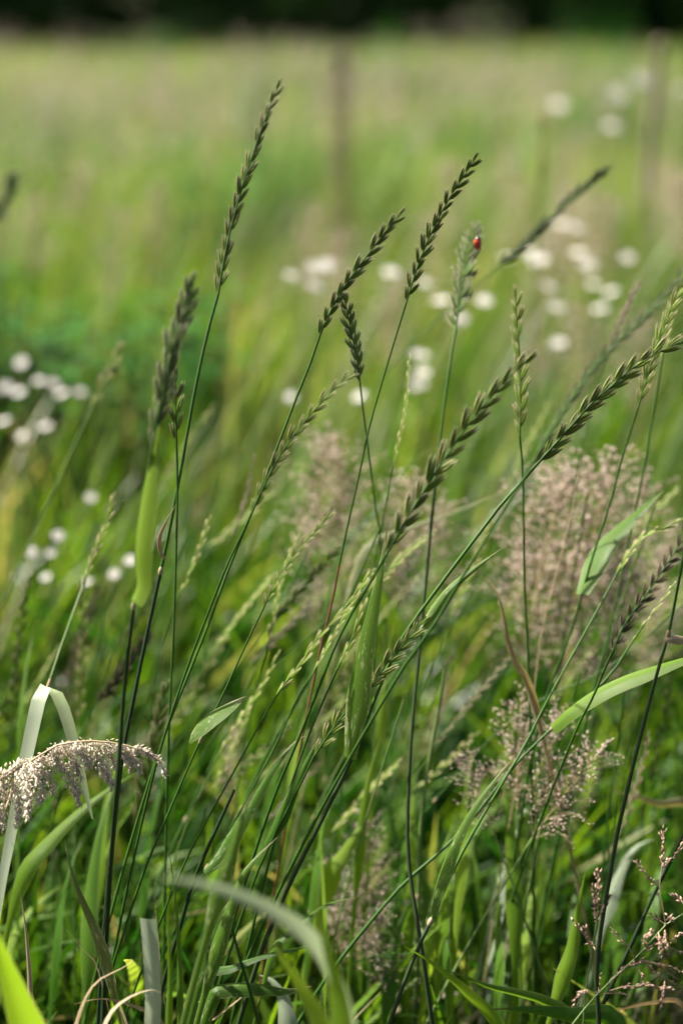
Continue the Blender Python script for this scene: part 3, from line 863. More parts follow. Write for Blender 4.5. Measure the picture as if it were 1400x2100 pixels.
def panicle_grass(label, bx, by, tx, ty, d, k, wide=1.0, group='pinkish brown feathery panicles behind the ears'):
    b = P(bx, by, d); t = P(tx, ty, d)
    L = (t - b).length
    tail = to_ground(b, t, steps=4)
    base = tail[-1]
    root = empty('feathery_panicle', base, label, 'grass', group)
    c, _ = spline([b] + tail, 16)
    tube('culm', c[::-1], np.linspace(0.0010, 0.0006, 16), M['culm_light'], root, base, 5)
    br, fl = PANV[k % 5]
    s = L / 0.15
    m = frame_matrix(b - base, t - b, Vector((math.cos(k * 2.4), math.sin(k * 2.4), 0.1)), (s * wide * 1.25, s * wide * 1.25, s))
    o = new_obj('branches', br, root); o.matrix_basis = m; tag(o, kind='stuff')
    o = new_obj('florets', fl, root); o.matrix_basis = m; tag(o, kind='stuff')

PAN = [
    # bx, by, tx, ty, depth, width, label
    (655, 1130, 650, 870, 0.90, 1.0, 0),
    (700, 1180, 715, 900, 0.92, 1.1, 0),
    (800, 1230, 840, 960, 0.90, 1.0, 0),
    (850, 1300, 900, 1010, 0.91, 0.9, 0),
    (640, 1300, 660, 1040, 0.9, 0.8, 0),
    (1090, 1290, 1120, 960, 0.88, 1.2, 1),
    (1140, 1260, 1190, 940, 0.90, 1.2, 1),
    (1200, 1240, 1250, 920, 0.89, 1.2, 1),
    (1240, 1290, 1300, 960, 0.91, 1.1, 1),
    (1080, 1400, 1100, 1110, 0.9, 1.1, 1),
    (1150, 1420, 1180, 1120, 0.88, 1.1, 1),
    (1220, 1440, 1290, 1150, 0.88, 1.0, 1),
    (1310, 1390, 1390, 1080, 1.00, 1.0, 1),
    (1060, 1660, 1050, 1420, 0.80, 0.9, 2),
    (1110, 1680, 1160, 1440, 0.79, 1.0, 2),
    (1090, 1720, 1240, 1510, 0.78, 0.85, 2),
    (1010, 1700, 940, 1540, 0.79, 0.9, 2),
    (760, 1930, 770, 1660, 0.84, 0.75, 3),
    (700, 1960, 680, 1740, 0.82, 0.75, 3),
    (735, 1990, 740, 1790, 0.84, 0.9, 3),
    (790, 2040, 780, 1850, 0.80, 0.8, 3),
    (800, 760, 800, 560, 1.35, 1.0, 4),
    (1180, 830, 1200, 620, 1.40, 1.1, 4),
    (1290, 850, 1310, 640, 1.38, 1.1, 4),
    (1100, 800, 1090, 640, 1.42, 1.0, 4),
    (470, 1640, 490, 1480, 0.90, 0.7, 5),
    (1290, 2100, 1330, 2010, 0.86, 1.2, 6),
    (1220, 2130, 1240, 2030, 0.88, 1.2, 6),
    (1370, 2120, 1390, 2020, 0.87, 1.2, 6),
]
PLAB = ['greyish pink panicle among the crossing stems behind the drooping ear',
        'dense rosy panicle in the large pink mass behind the stems',
        'brown pink panicle low down, below the large pink mass',
        'greyish panicle deep in the dark grass near the tufts at the bottom',
        'faint blurred pinkish panicle beside the clusters of white flowers',
        'small lilac panicle by itself behind the flecked leaf',
        'brown panicle lying low under the rust coloured spikelets']
for i, (bx, by, tx, ty, d, w, li) in enumerate(PAN):
    panicle_grass(PLAB[li], bx, by, tx, ty, d, i, w)

rp = np.random.default_rng(404)
for i in range(20):
    d = rp.uniform(1.6, 2.3)
    x = rp.uniform(560, 1420) if i % 4 else rp.uniform(-20, 520)
    z = rp.uniform(0.34, 0.43)
    yy = 1050 + FPX * math.tan(math.atan((CAM_H - z) / d) - PITCH)
    hpx = 0.12 / PXM(d)
    panicle_grass('out-of-focus pinkish panicle scattered behind the stalks, too soft to show its florets', x, yy + hpx * 0.5, x + rp.uniform(-10, 40), yy - hpx * 0.5, d, i, 1.0,
                  group='soft panicles scattered through the middle of the meadow')

# ------------------------------------------------------------------ the flowering stalks
GR = 'ears of grass leaning over the meadow'
stalk('tallest grass stalk, its long green ear rising above all others, with a curled leaf',
      [(578, 160), (545, 240), (512, 335), (478, 450), (460, 530), (447, 605)],
      [(425, 685), (400, 800), (375, 940), (345, 1100), (305, 1285), (275, 1430), (250, 1560), (228, 1760), (215, 1900)],
      (0.755, 0.745, 0.74), n=31, size=46, roll=0.25, joints=[(337, 1148, .45)], r=(0.8, 1.05, 1.5), lower=((337, 1148), 'culm_dark', .45), alpha=12,
      leaves=[([(339, 1150), (326, 1135), (322, 1105), (338, 1070), (364, 1030)], 16, 'blade_half', .735, .735, dict(roll=0.9, fold=0.9))])
stalk('grass stalk with a bowed green ear bending over before the white flower cluster',
      [(830, 430), (790, 475), (752, 525), (715, 575), (690, 615), (665, 665), (655, 690)],
      [(640, 735), (610, 810), (575, 900), (540, 990), (500, 1090), (462, 1185), (428, 1280), (380, 1400), (330, 1530)],
      (0.70, 0.71, 0.74), n=21, size=42, roll=0.15, r=(0.65, 0.8, 1.1))
stalk('grass stalk whose arched ear ends beside the tip of a drooping pale ear',
      [(738, 768), (700, 785), (655, 830), (620, 870), (590, 910), (562, 955), (535, 1010), (515, 1055)],
      [(490, 1110), (465, 1160), (430, 1250), (395, 1340), (350, 1470), (312, 1600)],
      (0.69, 0.70, 0.73), n=22, size=40, roll=0.4, r=(0.6, 0.8, 1.1))
stalk('pale zigzag ear standing between two arched green ears, on a thin stem',
      [(702, 600), (712, 640), (722, 690), (733, 745), (738, 785)],
      [(744, 840), (755, 920), (768, 1030), (780, 1110), (775, 1200)],
      (0.735, 0.745, 0.80), n=17, size=38, roll=0.3, kind='spike_pale', alpha=16, r=(0.5, 0.6, 0.9))
stalk('slender grass stalk with a crisp herringbone ear beside the ladybird ear',
      [(982, 312), (950, 362), (922, 405), (890, 465), (862, 530), (845, 580), (833, 620)],
      [(822, 655), (790, 760), (757, 875), (735, 980), (710, 1090), (694, 1165), (680, 1240), (655, 1340)],
      (0.72, 0.72, 0.76), n=25, size=41, roll=0.0, alpha=14, r=(0.5, 0.65, 1.0), lower=((700, 1130), 'culm_red', .8))
LADY_EAR = stalk('pale thick ear carrying a red ladybird, on a straight dark stem',
      [(978, 462), (962, 515), (950, 570), (943, 615), (935, 670)],
      [(926, 720), (908, 850), (890, 1010), (875, 1170), (858, 1350), (848, 1450), (840, 1560), (835, 1720), (845, 1830), (860, 1920)],
      (0.80, 0.79, 0.74), n=26, size=44, roll=0.25, kind='spike_pale', alpha=22, r=(0.7, 1.0, 1.6), lower=((900, 930), 'culm_dark', .3))
stalk('blurred slender ear slanting low above the row of white flowers',
      [(1252, 340), (1200, 383), (1150, 425), (1100, 475), (1060, 515), (1020, 548)],
      [(960, 600), (870, 680), (790, 765), (700, 880), (600, 1000), (520, 1110)],
      (0.90, 0.90, 0.98), n=26, size=40, roll=0.35, kind='spike_dark', alpha=10, r=(0.5, 0.6, 0.8))
stalk('upright loose ear standing straight beside the pair of stacked white flowers',
      [(1058, 590), (1058, 640), (1063, 700), (1066, 760), (1067, 830), (1065, 895)],
      [(1070, 950), (1073, 1050), (1075, 1200), (1080, 1300), (1085, 1420)],
      (0.755, 0.755, 0.78), n=19, size=46, roll=0.45, alpha=15, r=(0.6, 0.8, 1.1))
stalk('large diagonal ear of plump green spikelets crossing the dark straight stem',
      [(1096, 722), (1050, 768), (1005, 815), (960, 870), (915, 935), (870, 1005), (830, 1070), (790, 1140)],
      [(765, 1185), (725, 1250), (685, 1330), (650, 1420), (610, 1520), (560, 1640)],
      (0.675, 0.68, 0.72), n=24, size=62, roll=0.05, alpha=13, r=(0.7, 0.95, 1.3))
stalk('bold glossy ear drooping over from the longest slanting stem, broad flecked leaf below',
      [(1408, 695), (1350, 722), (1300, 752), (1255, 790), (1210, 830), (1165, 880), (1125, 925), (1095, 958)],
      [(1080, 978), (1035, 1025), (985, 1090), (930, 1162), (880, 1230), (830, 1300), (790, 1380), (750, 1480), (718, 1562), (690, 1620), (640, 1720), (600, 1800), (560, 1890), (520, 2000)],
      (0.705, 0.71, 0.735), n=24, size=54, roll=0.1, alpha=14, joints=[(718, 1560, .62)], r=(0.85, 1.2, 1.6), lower=((718, 1562), 'culm_dark', .62),
      leaves=[([(716, 1556), (722, 1500), (733, 1420), (748, 1330), (768, 1230), (785, 1140), (795, 1068)], 44, 'blade_flecked', .715, .70, dict(roll=0.5, fold=0.25, profile='leaf'))])
stalk('dark out-of-focus ear running parallel above the bold drooping ear',
      [(1415, 535), (1370, 595), (1325, 645), (1270, 695), (1225, 745), (1180, 805), (1140, 865), (1105, 925)],
      [(1075, 980), (1030, 1052), (985, 1125), (940, 1195), (885, 1290), (820, 1380)],
      (0.62, 0.63, 0.68), n=30, size=42, roll=0.45, kind='spike_dark', alpha=11, r=(0.75, 0.9, 1.2))
stalk('short ear pressed against the long slanting stem, with a narrow pointed leaf',
      [(872, 1262), (850, 1295), (822, 1330), (792, 1362), (768, 1395), (740, 1425), (705, 1465), (675, 1505), (645, 1550)],
      [(620, 1600), (590, 1660), (550, 1740), (520, 1810)],
      (0.715, 0.72, 0.74), n=22, size=46, roll=0.2, alpha=15, r=(0.6, 0.9, 1.2),
      leaves=[([(858, 1300), (885, 1255), (920, 1208), (965, 1170), (1000, 1145), (1035, 1120)], 24, 'blade_flecked', .72, .72, dict(roll=0.5, fold=0.6)),
              ([(545, 1735), (575, 1680), (610, 1600), (640, 1540), (660, 1500)], 26, 'blade', .735, .725, dict(roll=0.5, fold=0.4)) ])
stalk('tapering ear on a stem with a bright half-lit leaf pointing up through the pink mass',
      [(1412, 545), (1388, 600), (1365, 660), (1340, 730), (1318, 800), (1308, 835)],
      [(1295, 875), (1272, 950), (1248, 1040), (1218, 1130), (1192, 1220), (1165, 1310), (1130, 1400), (1105, 1480), (1085, 1580)],
      (0.745, 0.755, 0.79), n=22, size=44, roll=0.4, alpha=13, r=(0.6, 0.85, 1.2), joints=[(1192, 1218, .5)],
      leaves=[([(1192, 1218), (1208, 1178), (1232, 1130), (1268, 1090), (1310, 1050), (1362, 1005)], 46, 'blade', .77, .79, dict(roll=0.65, fold=0.2))])
stalk('thin stalk just behind the one with the half-lit leaf, ear hidden by a drooping ear',
      [(1388, 600), (1378, 640), (1366, 690), (1356, 740)],
      [(1345, 810), (1332, 890), (1312, 1000), (1290, 1100), (1270, 1200), (1240, 1330), (1215, 1420)],
      (0.79, 0.79, 0.80), n=12, size=36, roll=0.9, alpha=11, r=(0.6, 0.8, 1.1))
stalk('brown toothed ear standing apart, low over a narrow green stem',
      [(1408, 1095), (1375, 1145), (1348, 1185), (1318, 1228), (1290, 1265), (1270, 1300), (1256, 1335)],
      [(1240, 1370), (1215, 1430), (1180, 1500)],
      (0.685, 0.69, 0.73), n=22, size=34, roll=0.05, kind='spike_brown', alpha=20, r=(0.6, 0.8, 1.0))
stalk('thin dark ear in front of the short column of white flowers',
      [(839, 732), (835, 790), (828, 850), (815, 910), (803, 970)],
      [(792, 1030), (778, 1100), (760, 1200)],
      (0.775, 0.775, 0.80), n=18, size=38, roll=1.25, alpha=9, r=(0.45, 0.6, 0.8))
stalk('narrow ear with tiny tight spikelets above the flecked lanceolate leaf',
      [(684, 1040), (660, 1075), (632, 1105), (602, 1140), (580, 1175), (560, 1205), (540, 1248)],
      [(505, 1320), (462, 1415), (420, 1500), (388, 1570), (345, 1670), (295, 1790)],
      (0.715, 0.72, 0.74), n=21, size=32, roll=0.6, alpha=11, r=(0.5, 0.8, 1.2), joints=[(389, 1523, .65)],
      leaves=[([(389, 1524), (402, 1505), (430, 1478), (465, 1455), (505, 1428)], 28, 'blade_flecked', .72, .715, dict(rnd=0.9, roll=0.65, fold=0.12, profile='lens'))])
stalk('slim jointed ear slanting up to the tip of the broad flecked leaf',
      [(766, 1162), (738, 1205), (705, 1250), (672, 1285), (645, 1320), (615, 1365), (590, 1395), (565, 1430)],
      [(530, 1490), (470, 1600), (420, 1690), (370, 1790)],
      (0.70, 0.71, 0.73), n=20, size=40, roll=0.9, alpha=9, r=(0.45, 0.75, 1.1))
stalk('dull dim ear between two slim ears, crossing behind the flecked leaf',
      [(772, 1165), (740, 1210), (712, 1255), (685, 1300), (660, 1345), (640, 1385)],
      [(610, 1430), (565, 1530), (500, 1650), (440, 1755), (415, 1795)],
      (0.745, 0.745, 0.76), n=17, size=34, roll=1.1, alpha=8, r=(0.45, 0.7, 1.0), joints=[(418, 1790, .98)],
      leaves=[([(418, 1790), (445, 1760), (480, 1705), (520, 1640), (560, 1575), (612, 1515), (635, 1515)], 34, 'blade_flecked', .75, .735, dict(roll=0.7, fold=0.5))])
stalk('dark narrow ear close against the broad flecked leaf',
      [(788, 1150), (760, 1210), (738, 1260), (722, 1310), (705, 1345), (690, 1375)],
      [(668, 1425), (640, 1490), (610, 1570), (575, 1680)],
      (0.72, 0.725, 0.74), n=17, size=36, roll=1.0, alpha=8, r=(0.6, 0.9, 1.2))
stalk('soft brownish ear rising behind the arched ear, half hidden by its stem',
      [(520, 932), (515, 970), (505, 1015), (490, 1060), (477, 1105)],
      [(465, 1150), (440, 1260), (415, 1360)],
      (0.83, 0.83, 0.84), n=15, size=34, roll=1.2, alpha=8, r=(0.45, 0.6, 0.8), kind='spike_brown')
stalk('blurred drooping ear behind the narrow tight ear',
      [(612, 1095), (590, 1150), (570, 1220), (555, 1290), (545, 1340)],
      [(530, 1400), (512, 1480), (490, 1600)],
      (0.80, 0.80, 0.82), n=18, size=36, roll=1.2, alpha=9, r=(0.45, 0.6, 0.8))
stalk('thin reddish ear tip beside the dark blurred parallel ear',
      [(1310, 578), (1292, 612), (1272, 655), (1255, 700), (1245, 730)],
      [(1225, 790), (1200, 880), (1178, 1000), (1160, 1120)],
      (0.83, 0.83, 0.86), n=14, size=34, roll=0.9, alpha=10, r=(0.4, 0.5, 0.7), kind='spike_brown')
stalk('stout blurred ear emerging from a broad lime green sheath leaf',
      [(395, 568), (378, 640), (355, 710), (340, 780), (325, 850), (312, 925)],
      [(300, 1030), (288, 1130), (275, 1240), (262, 1350), (250, 1470), (240, 1620), (228, 1760)],
      (0.635, 0.64, 0.70), n=22, size=62, roll=0.3, kind='spike_pale', alpha=12, r=(0.7, 1.1, 1.5), lower=((274, 1245), 'culm_dark', .42), joints=[(274, 1238, .42)],
      leaves=[([(276, 1236), (290, 1200), (290, 1120), (302, 1020), (314, 940), (326, 870)], 42, 'blade_lime', .645, .64, dict(roll=0.85, fold=0.3, profile='long', rnd=0.9))])
stalk('small sparse ear with few spikelets beside the tallest stalk',
      [(358, 765), (361, 800), (361, 840), (362, 905)],
      [(364, 1000), (361, 1150), (356, 1300), (350, 1420), (345, 1540)],
      (0.735, 0.735, 0.76), n=8, size=46, roll=0.3, kind='spike', alpha=15, r=(0.6, 0.75, 1.0))
stalk('soft blurred ear reaching over the three flowers in a row',
      [(248, 712), (225, 760), (205, 800), (185, 845)],
      [(150, 920), (110, 1010), (60, 1120), (0, 1245), (-40, 1330)],
      (0.885, 0.885, 0.93), n=14, size=42, roll=0.6, alpha=12, r=(0.7, 0.9, 1.1), mat='culm_light')
stalk('drooping green ear beside the bright single white flower',
      [(232, 1018), (222, 1060), (205, 1105), (188, 1150), (172, 1200)],
      [(150, 1260), (125, 1330), (98, 1410), (60, 1510), (20, 1640), (-10, 1720)],
      (0.79, 0.79, 0.74), n=16, size=40, roll=0.9, alpha=10, r=(0.7, 0.8, 1.0), mat='culm_light', lower=((105, 1400), 'culm_straw', .5))
stalk('blurred vertical ear hanging beside the folded grey-green blade',
      [(165, 1185), (170, 1250), (170, 1330), (167, 1420), (162, 1490)],
      [(157, 1560), (154, 1700), (152, 1850), (155, 2050)],
      (0.86, 0.86, 0.82), n=20, size=40, roll=0.6, alpha=12, r=(0.5, 0.6, 0.8))
stalk('fat loose ear deep in the grass beyond the white fluffy panicle',
      [(345, 1400), (330, 1460), (315, 1530), (300, 1600), (283, 1690)],
      [(275, 1760), (268, 1850)],
      (0.80, 0.80, 0.82), n=20, size=50, roll=0.2, alpha=16, r=(0.6, 0.8, 1.0))
stalk('faint jointed ear leaning beyond the lanceolate leaf',
      [(575, 1330), (540, 1400), (505, 1455), (470, 1510), (450, 1550)],
      [(415, 1620), (380, 1700)],
      (0.79, 0.79, 0.80), n=14, size=36, roll=1.1, alpha=9, r=(0.45, 0.6, 0.9), mat='culm_light')
stalk('green blurred ear crossing level behind the large diagonal ear',
      [(890, 1090), (850, 1120), (815, 1150), (780, 1190), (740, 1215)],
      [(700, 1245), (640, 1300), (560, 1370), (480, 1460)],
      (0.80, 0.80, 0.84), n=17, size=34, roll=0.9, alpha=12, r=(0.4, 0.6, 0.8))
stalk('long near-black bare stem topped by an ear above a pale sheath collar',
      [(1440, 960), (1428, 1010), (1415, 1065), (1405, 1110)],
      [(1395, 1170), (1372, 1290), (1352, 1360), (1320, 1480), (1290, 1600), (1265, 1710), (1242, 1840), (1228, 1930), (1222, 2010), (1226, 2080)],
      (0.70, 0.70, 0.71), n=12, size=40, roll=0.3, alpha=12, r=(0.7, 1.2, 1.5), lower=((1362, 1312), 'culm_dark', .22), joints=[(1362, 1312, .22)],
      leaves=[([(1362, 1312), (1385, 1310), (1430, 1318), (1470, 1330)], 20, 'blade_dry', .70, .70, dict(roll=0.4, fold=0.6))])
stalk('dark slanting stem crossing behind the rust coloured spikelets',
      [(1560, 1340), (1535, 1400), (1510, 1460), (1490, 1510)],
      [(1460, 1580), (1400, 1715), (1342, 1830), (1285, 1955), (1240, 2050), (1215, 2110)],
      (0.74, 0.74, 0.75), n=14, size=40, roll=0.3, alpha=12, r=(0.7, 1.3, 1.6), mat='culm_dark')
stalk('green stem with a bright folded leaf clasping it low among the blades',
      [(1400, 1062), (1360, 1085), (1320, 1100), (1290, 1135), (1262, 1180)],
      [(1225, 1250), (1175, 1340), (1120, 1440), (1075, 1530), (1030, 1605), (960, 1725), (915, 1815), (886, 1882), (850, 1960), (805, 2080)],
      (0.76, 0.76, 0.725), n=14, size=34, roll=0.9, alpha=10, r=(0.5, 1.1, 1.5), lower=((886, 1884), 'culm_dark', .8), joints=[(886, 1882, .8)],
      leaves=[([(884, 1878), (892, 1830), (915, 1760), (945, 1695), (980, 1640), (1020, 1590), (1060, 1545)], 36, 'blade_flecked', .72, .73, dict(roll=0.75, fold=0.7))])
stalk('green stem bent under a wide lime leaf that sweeps across a near-black stem',
      [(1385, 1190), (1350, 1240), (1320, 1280), (1290, 1325)],
      [(1250, 1385), (1190, 1440), (1130, 1495), (1050, 1575), (980, 1665), (910, 1740), (830, 1810), (760, 1890), (700, 1965), (640, 2050)],
      (0.75, 0.75, 0.755), n=10, size=30, roll=1.2, alpha=8, r=(0.6, 1.1, 1.4), joints=[(1132, 1492, .3)],
      leaves=[([(1128, 1490), (1165, 1455), (1215, 1420), (1275, 1390), (1340, 1368), (1420, 1345), (1480, 1340)], 42, 'blade_lime', .745, .72, dict(roll=0.9, fold=0.6, profile='long', rnd=0.2))])
stalk('far thin stalk with a faint greenish ear beside the tall single white flower',
      [(1112, 245), (1112, 290), (1110, 340), (1106, 395)],
      [(1100, 500), (1095, 640), (1092, 800)],
      (1.30, 1.30, 1.34), n=16, size=42, roll=0.6, alpha=12, r=(0.8, 0.9, 1.1))
stalk('short reddish stalk with a plain straight ear near the dark dock stalk',
      [(1030, 1000), (1026, 1060), (1022, 1120)],
      [(1020, 1200), (1018, 1330)],
      (1.05, 1.05, 1.05), n=10, size=34, roll=1.2, alpha=8, r=(0.4, 0.5, 0.7), kind='spike_brown')
stalk('feathery dim ear leaning in from beyond the three spaced flowers',
      [(30, 360), (0, 420), (-30, 480)],
      [(-60, 560), (-100, 700)],
      (1.15, 1.15, 1.2), n=14, size=44, roll=0.4, kind='spike_pale', alpha=15, r=(0.6, 0.7, 0.9))

rt = np.random.default_rng(818)
TANG = [(430, 1060), (560, 1180), (470, 1290), (640, 1230), (330, 1180), (720, 1420), (860, 1180), (930, 1330), (1010, 1060), (1150, 1480), (1240, 1560), (1330, 1500), (560, 1010), (120, 1330), (240, 1390), (400, 1390),
        (980, 1500), (820, 1560), (1380, 1380), (660, 1560), (60, 1180), (1130, 820), (440, 830), (310, 1300), (520, 1440), (600, 1480), (760, 1290), (1060, 1330), (1300, 1250), (1390, 1000), (20, 1420), (200, 1200), (900, 1450), (700, 1120), (1220, 1330)]
for i, (x, y) in enumerate(TANG):
    d = float(rt.uniform(0.80, 0.98)); L = float(rt.uniform(150, 280)); a = float(rt.uniform(0.15, 0.85))
    dx, dy = math.sin(a), math.cos(a)
    bend = float(rt.uniform(-.2, .25))
    ear = [(x - dx * L * f - bend * L * f * f * .4, y + dy * L * f) for f in (0, .33, .66, 1)]
    bx, by = ear[-1]
    stem = [(bx - (dx + bend * .3) * g * .85, by + dy * g) for g in (90, 220, 380, 560)]
    stalk('thin out-of-focus green stalk with a slight ear, one of many crossing behind the sharp ears', ear, stem, (d, d, d + .05), n=int(L / 14), size=float(rt.uniform(28, 38)), roll=float(rt.uniform(0, 1.4)),
          alpha=float(rt.uniform(8, 14)), r=(0.4, 0.6, 0.9), kind=('spike', 'spike', 'spike', 'spike_brown')[i % 4], mat=('culm', 'culm', 'culm_light')[i % 3], group='thin stalks crossing behind the sharp ears')

# bare extra culms that run through the tangle
def culm(label, pts, d0, d1, r, mat):
    c3 = [P(x, y, d0 + (d1 - d0) * i / (len(pts) - 1)) for i, (x, y) in enumerate(pts)]
    tail = to_ground(c3[-1], c3[-2])
    base = tail[-1]
    root = empty('bare_stalk', base, label, 'grass', 'bare stems in the tangle')
    c, _ = spline((c3 + tail)[::-1], 34)
    tube('culm', c, np.linspace(r * 1.3, r * 0.7, 34) * 1e-3, M[mat], root, base)
    t = tangents(c)
    for k in (9, 20):
        cc = np.array([c[k] + t[k] * s for s in (-0.002, 0, 0.002)])
        tube('joint', cc, r * 1e-3 * np.array([1.0, 1.4, 1.0]), M['node'], root, base, 7)
culm('dark bare stem running beside the tallest stalk, ending in the lime leaf', [(262, 1330), (252, 1450), (245, 1560), (232, 1700), (222, 1850)], .66, .70, 1.1, 'culm_dark')
culm('straight green bare stem sloping behind the slim jointed ear', [(780, 1080), (700, 1260), (620, 1420), (540, 1560), (480, 1700), (440, 1830)], .78, .80, .8, 'culm')
culm('straw coloured stem rising through the rosy panicles', [(1190, 960), (1165, 1080), (1140, 1180), (1110, 1300), (1090, 1450), (1060, 1600)], .78, .80, .45, 'culm_straw')
culm('thin green stem crossing under the brown toothed ear', [(1400, 1240), (1320, 1310), (1230, 1380), (1100, 1300 + 140), (1000, 1520)], .80, .82, .6, 'culm')
culm('green bare stem beside the narrow tight ear, leaning on others', [(628, 1130), (560, 1290), (480, 1470), (400, 1640), (330, 1790), (290, 1900)], .83, .82, .8, 'culm')
culm('pale stem leaning behind the dark straight stem', [(912, 1370), (900, 1450), (880, 1560), (862, 1700), (858, 1830)], .79, .81, 1.3, 'culm_light')
culm('dark stem at the foot of the two crossing flecked leaves', [(470, 1880), (490, 1960), (512, 2030), (530, 2100)], .71, .715, 1.0, 'culm')
culm('dark short stem under the pair of flecked leaves', [(440, 1850), (432, 1920), (425, 1990), (415, 2080)], .715, .72, 1.2, 'culm_dark')
culm('dark stem at the edge of the deep shaded tuft', [(480, 1620), (400, 1800), (370, 1900), (340, 2000)], .725, .73, 1.3, 'culm_dark')

rc = np.random.default_rng(909)
for i in range(22):
    x = float(rc.uniform(180, 1400)); y = float(rc.uniform(1000, 1500)); d = float(rc.uniform(.76, .95)); sl = float(rc.uniform(0.1, 0.85))
    culm('thin bare green stem crossing behind the ears in the tangle', [(x, y), (x - sl * 150, y + 160), (x - sl * 310, y + 340), (x - sl * 440, y + 520)], d, d + .03, float(rc.uniform(.4, .9)), ('culm', 'culm', 'culm_light', 'culm_dark')[i % 4])

# ------------------------------------------------------------------ single leaf blades one can pick out
def lone(label, pts, w, mat, d0, d1, group='single leaf blades at the foot of the meadow', root_to_ground=True, **kw):
    """pts: photo points base -> tip"""
    c3 = [P(x, y, d0 + (d1 - d0) * i / (len(pts) - 1)) for i, (x, y) in enumerate(pts)]
    gl = 0.0
    vl = sum((c3[i + 1] - c3[i]).length for i in range(len(c3) - 1))
    if root_to_ground:
        tg = to_ground(c3[0], c3[1], lim=0.35)
        gl = (tg[0] - c3[0]).length + sum((tg[i + 1] - tg[i]).length for i in range(len(tg) - 1))
        c3 = tg[::-1] + c3
    kw['v0'] = 0.92 * gl / (gl + vl)
    base = c3[0]
    o_c, ln = spline(c3, 54)
    V, F, uv = blade_data(o_c, w * 1.15 * PXM((d0 + d1) / 2), **kw)
    me = mk_mesh('grass_shoot', V - np.array(base), F, M[mat], uv, {'rnd': np.full(len(V), random.random())})
    o = new_obj('grass_shoot', me); o.location = base
    tag(o, label, 'leaf', group)
    return o

lone('grey-green glossy blade sharply folded over, its dark end hanging down', [(0, 1840), (22, 1720), (45, 1600), (66, 1500), (82, 1430), (96, 1407), (112, 1418), (132, 1460), (152, 1530), (172, 1610), (190, 1680)], 29, 'blade_pale', .71, .745,
     fold=0.12, profile='crest', side=(0.95, -0.25, 0.0))
lone('bright lime blade rising under the white fluffy panicle', [(45, 1805), (100, 1730), (170, 1660), (230, 1615), (290, 1580)], 34, 'blade_lime', .77, .79, roll=0.4, fold=0.3)
lone('withered brown-green blade with a thin curling tip', [(215, 1975), (195, 1910), (165, 1840), (145, 1780), (132, 1720)], 26, 'blade_half', .70, .70, roll=0.3, fold=0.5)
lone('brown withered narrow blade beside the wide blade in the corner', [(62, 2080), (60, 2000), (52, 1900), (40, 1820)], 14, 'blade_dry', .72, .72, roll=0.4, fold=0.5)
lone('wide bright green blade in the lower corner', [(60, 2130), (30, 2040), (0, 1950), (-30, 1860)], 70, 'blade_lime', .62, .60, roll=0.3, fold=0.3)
lone('pale blurred blade arching over in front of the stems', [(720, 2120), (690, 2020), (640, 1930), (560, 1870), (470, 1830), (390, 1808), (320, 1800)], 36, 'blade_pale', .58, .51, fold=0.2, profile='long', side=(0.55, 0.85, 0.0))
lone('broad blurred green blade standing up in front at the bottom', [(700, 2130), (690, 2040), (668, 1950), (650, 1870), (640, 1800)], 60, 'blade_lime', .565, .555, roll=0.7, fold=0.2)
lone('broad blurred green blade leaning towards the upright one', [(660, 2120), (625, 2040), (580, 1970), (550, 1920)], 52, 'blade_lime', .60, .60, roll=0.6, fold=0.2)
lone('twisted flecked blade curving up to a fine brown tip', [(440, 1960), (470, 1870), (495, 1800), (530, 1755), (570, 1716)], 34, 'blade_flecked', .705, .70, roll=0.5, fold=0.4)
lone('short flecked blade broad at its middle beside the twisted one', [(425, 1955), (437, 1920), (452, 1880), (470, 1850), (478, 1830)], 40, 'blade_flecked', .71, .71, roll=0.6, fold=0.5)
lone('blurred flecked blade standing upright behind the twisted one', [(455, 1810), (470, 1770), (490, 1700), (510, 1640), (525, 1620)], 38, 'blade_flecked', .655, .65, roll=0.3, fold=0.3)
lone('grey-green blade cut off flat at its end', [(310, 2110), (312, 2050), (308, 1960), (302, 1885)], 34, 'blade_pale', .69, .685, roll=0.5, fold=0.25, profile='cut')
lone('thin pale green blade curving beside the cut-off blade', [(368, 2090), (368, 1990), (362, 1880), (352, 1780), (342, 1722)], 15, 'blade', .70, .70, roll=0.4, fold=0.5)
lone('narrow yellow-green blade beside the curving thin one', [(345, 2100), (348, 2000), (345, 1900), (346, 1840)], 16, 'blade_lime', .68, .68, roll=0.4, fold=0.5)
lone('curled striped blade lying across the bottom tangle', [(430, 2040), (450, 2025), (490, 2020), (540, 2022), (590, 2030), (640, 2022)], 42, 'blade_flecked', .715, .72, roll=0.7, fold=0.7, profile='long')
lone('long narrow blade stretching level to a fine brown tip', [(400, 2010), (470, 1985), (540, 1960), (610, 1945), (670, 1935)], 26, 'blade', .72, .72, roll=0.7, fold=0.5)
lone('narrow blade stretching up towards the deep shaded tuft', [(560, 1950), (610, 1905), (660, 1860), (735, 1838)], 18, 'blade', .74, .75, roll=0.5, fold=0.4)
lone('grey-green drooping blade behind the striped one', [(590, 2110), (580, 2050), (555, 2010), (530, 2000)], 44, 'blade_glaucous', .74, .75, roll=0.3, fold=0.3)
lone('long green blade arching low over the bottom edge, two-toned', [(1180, 2110), (1120, 2060), (1060, 2040), (1000, 2025), (940, 2000), (890, 1985)], 34, 'blade', .72, .73, roll=0.8, fold=0.5)
lone('green blade bending from its tip down to the bottom edge', [(1020, 2110), (960, 2040), (910, 1995), (870, 1965), (828, 1940)], 30, 'blade_lime', .72, .72, roll=0.5, fold=0.4)
lone('broad level green blade under the arching two-toned blade', [(1260, 2100), (1180, 2085), (1090, 2072), (1000, 2070)], 44, 'blade', .71, .72, roll=0.5, fold=0.3)
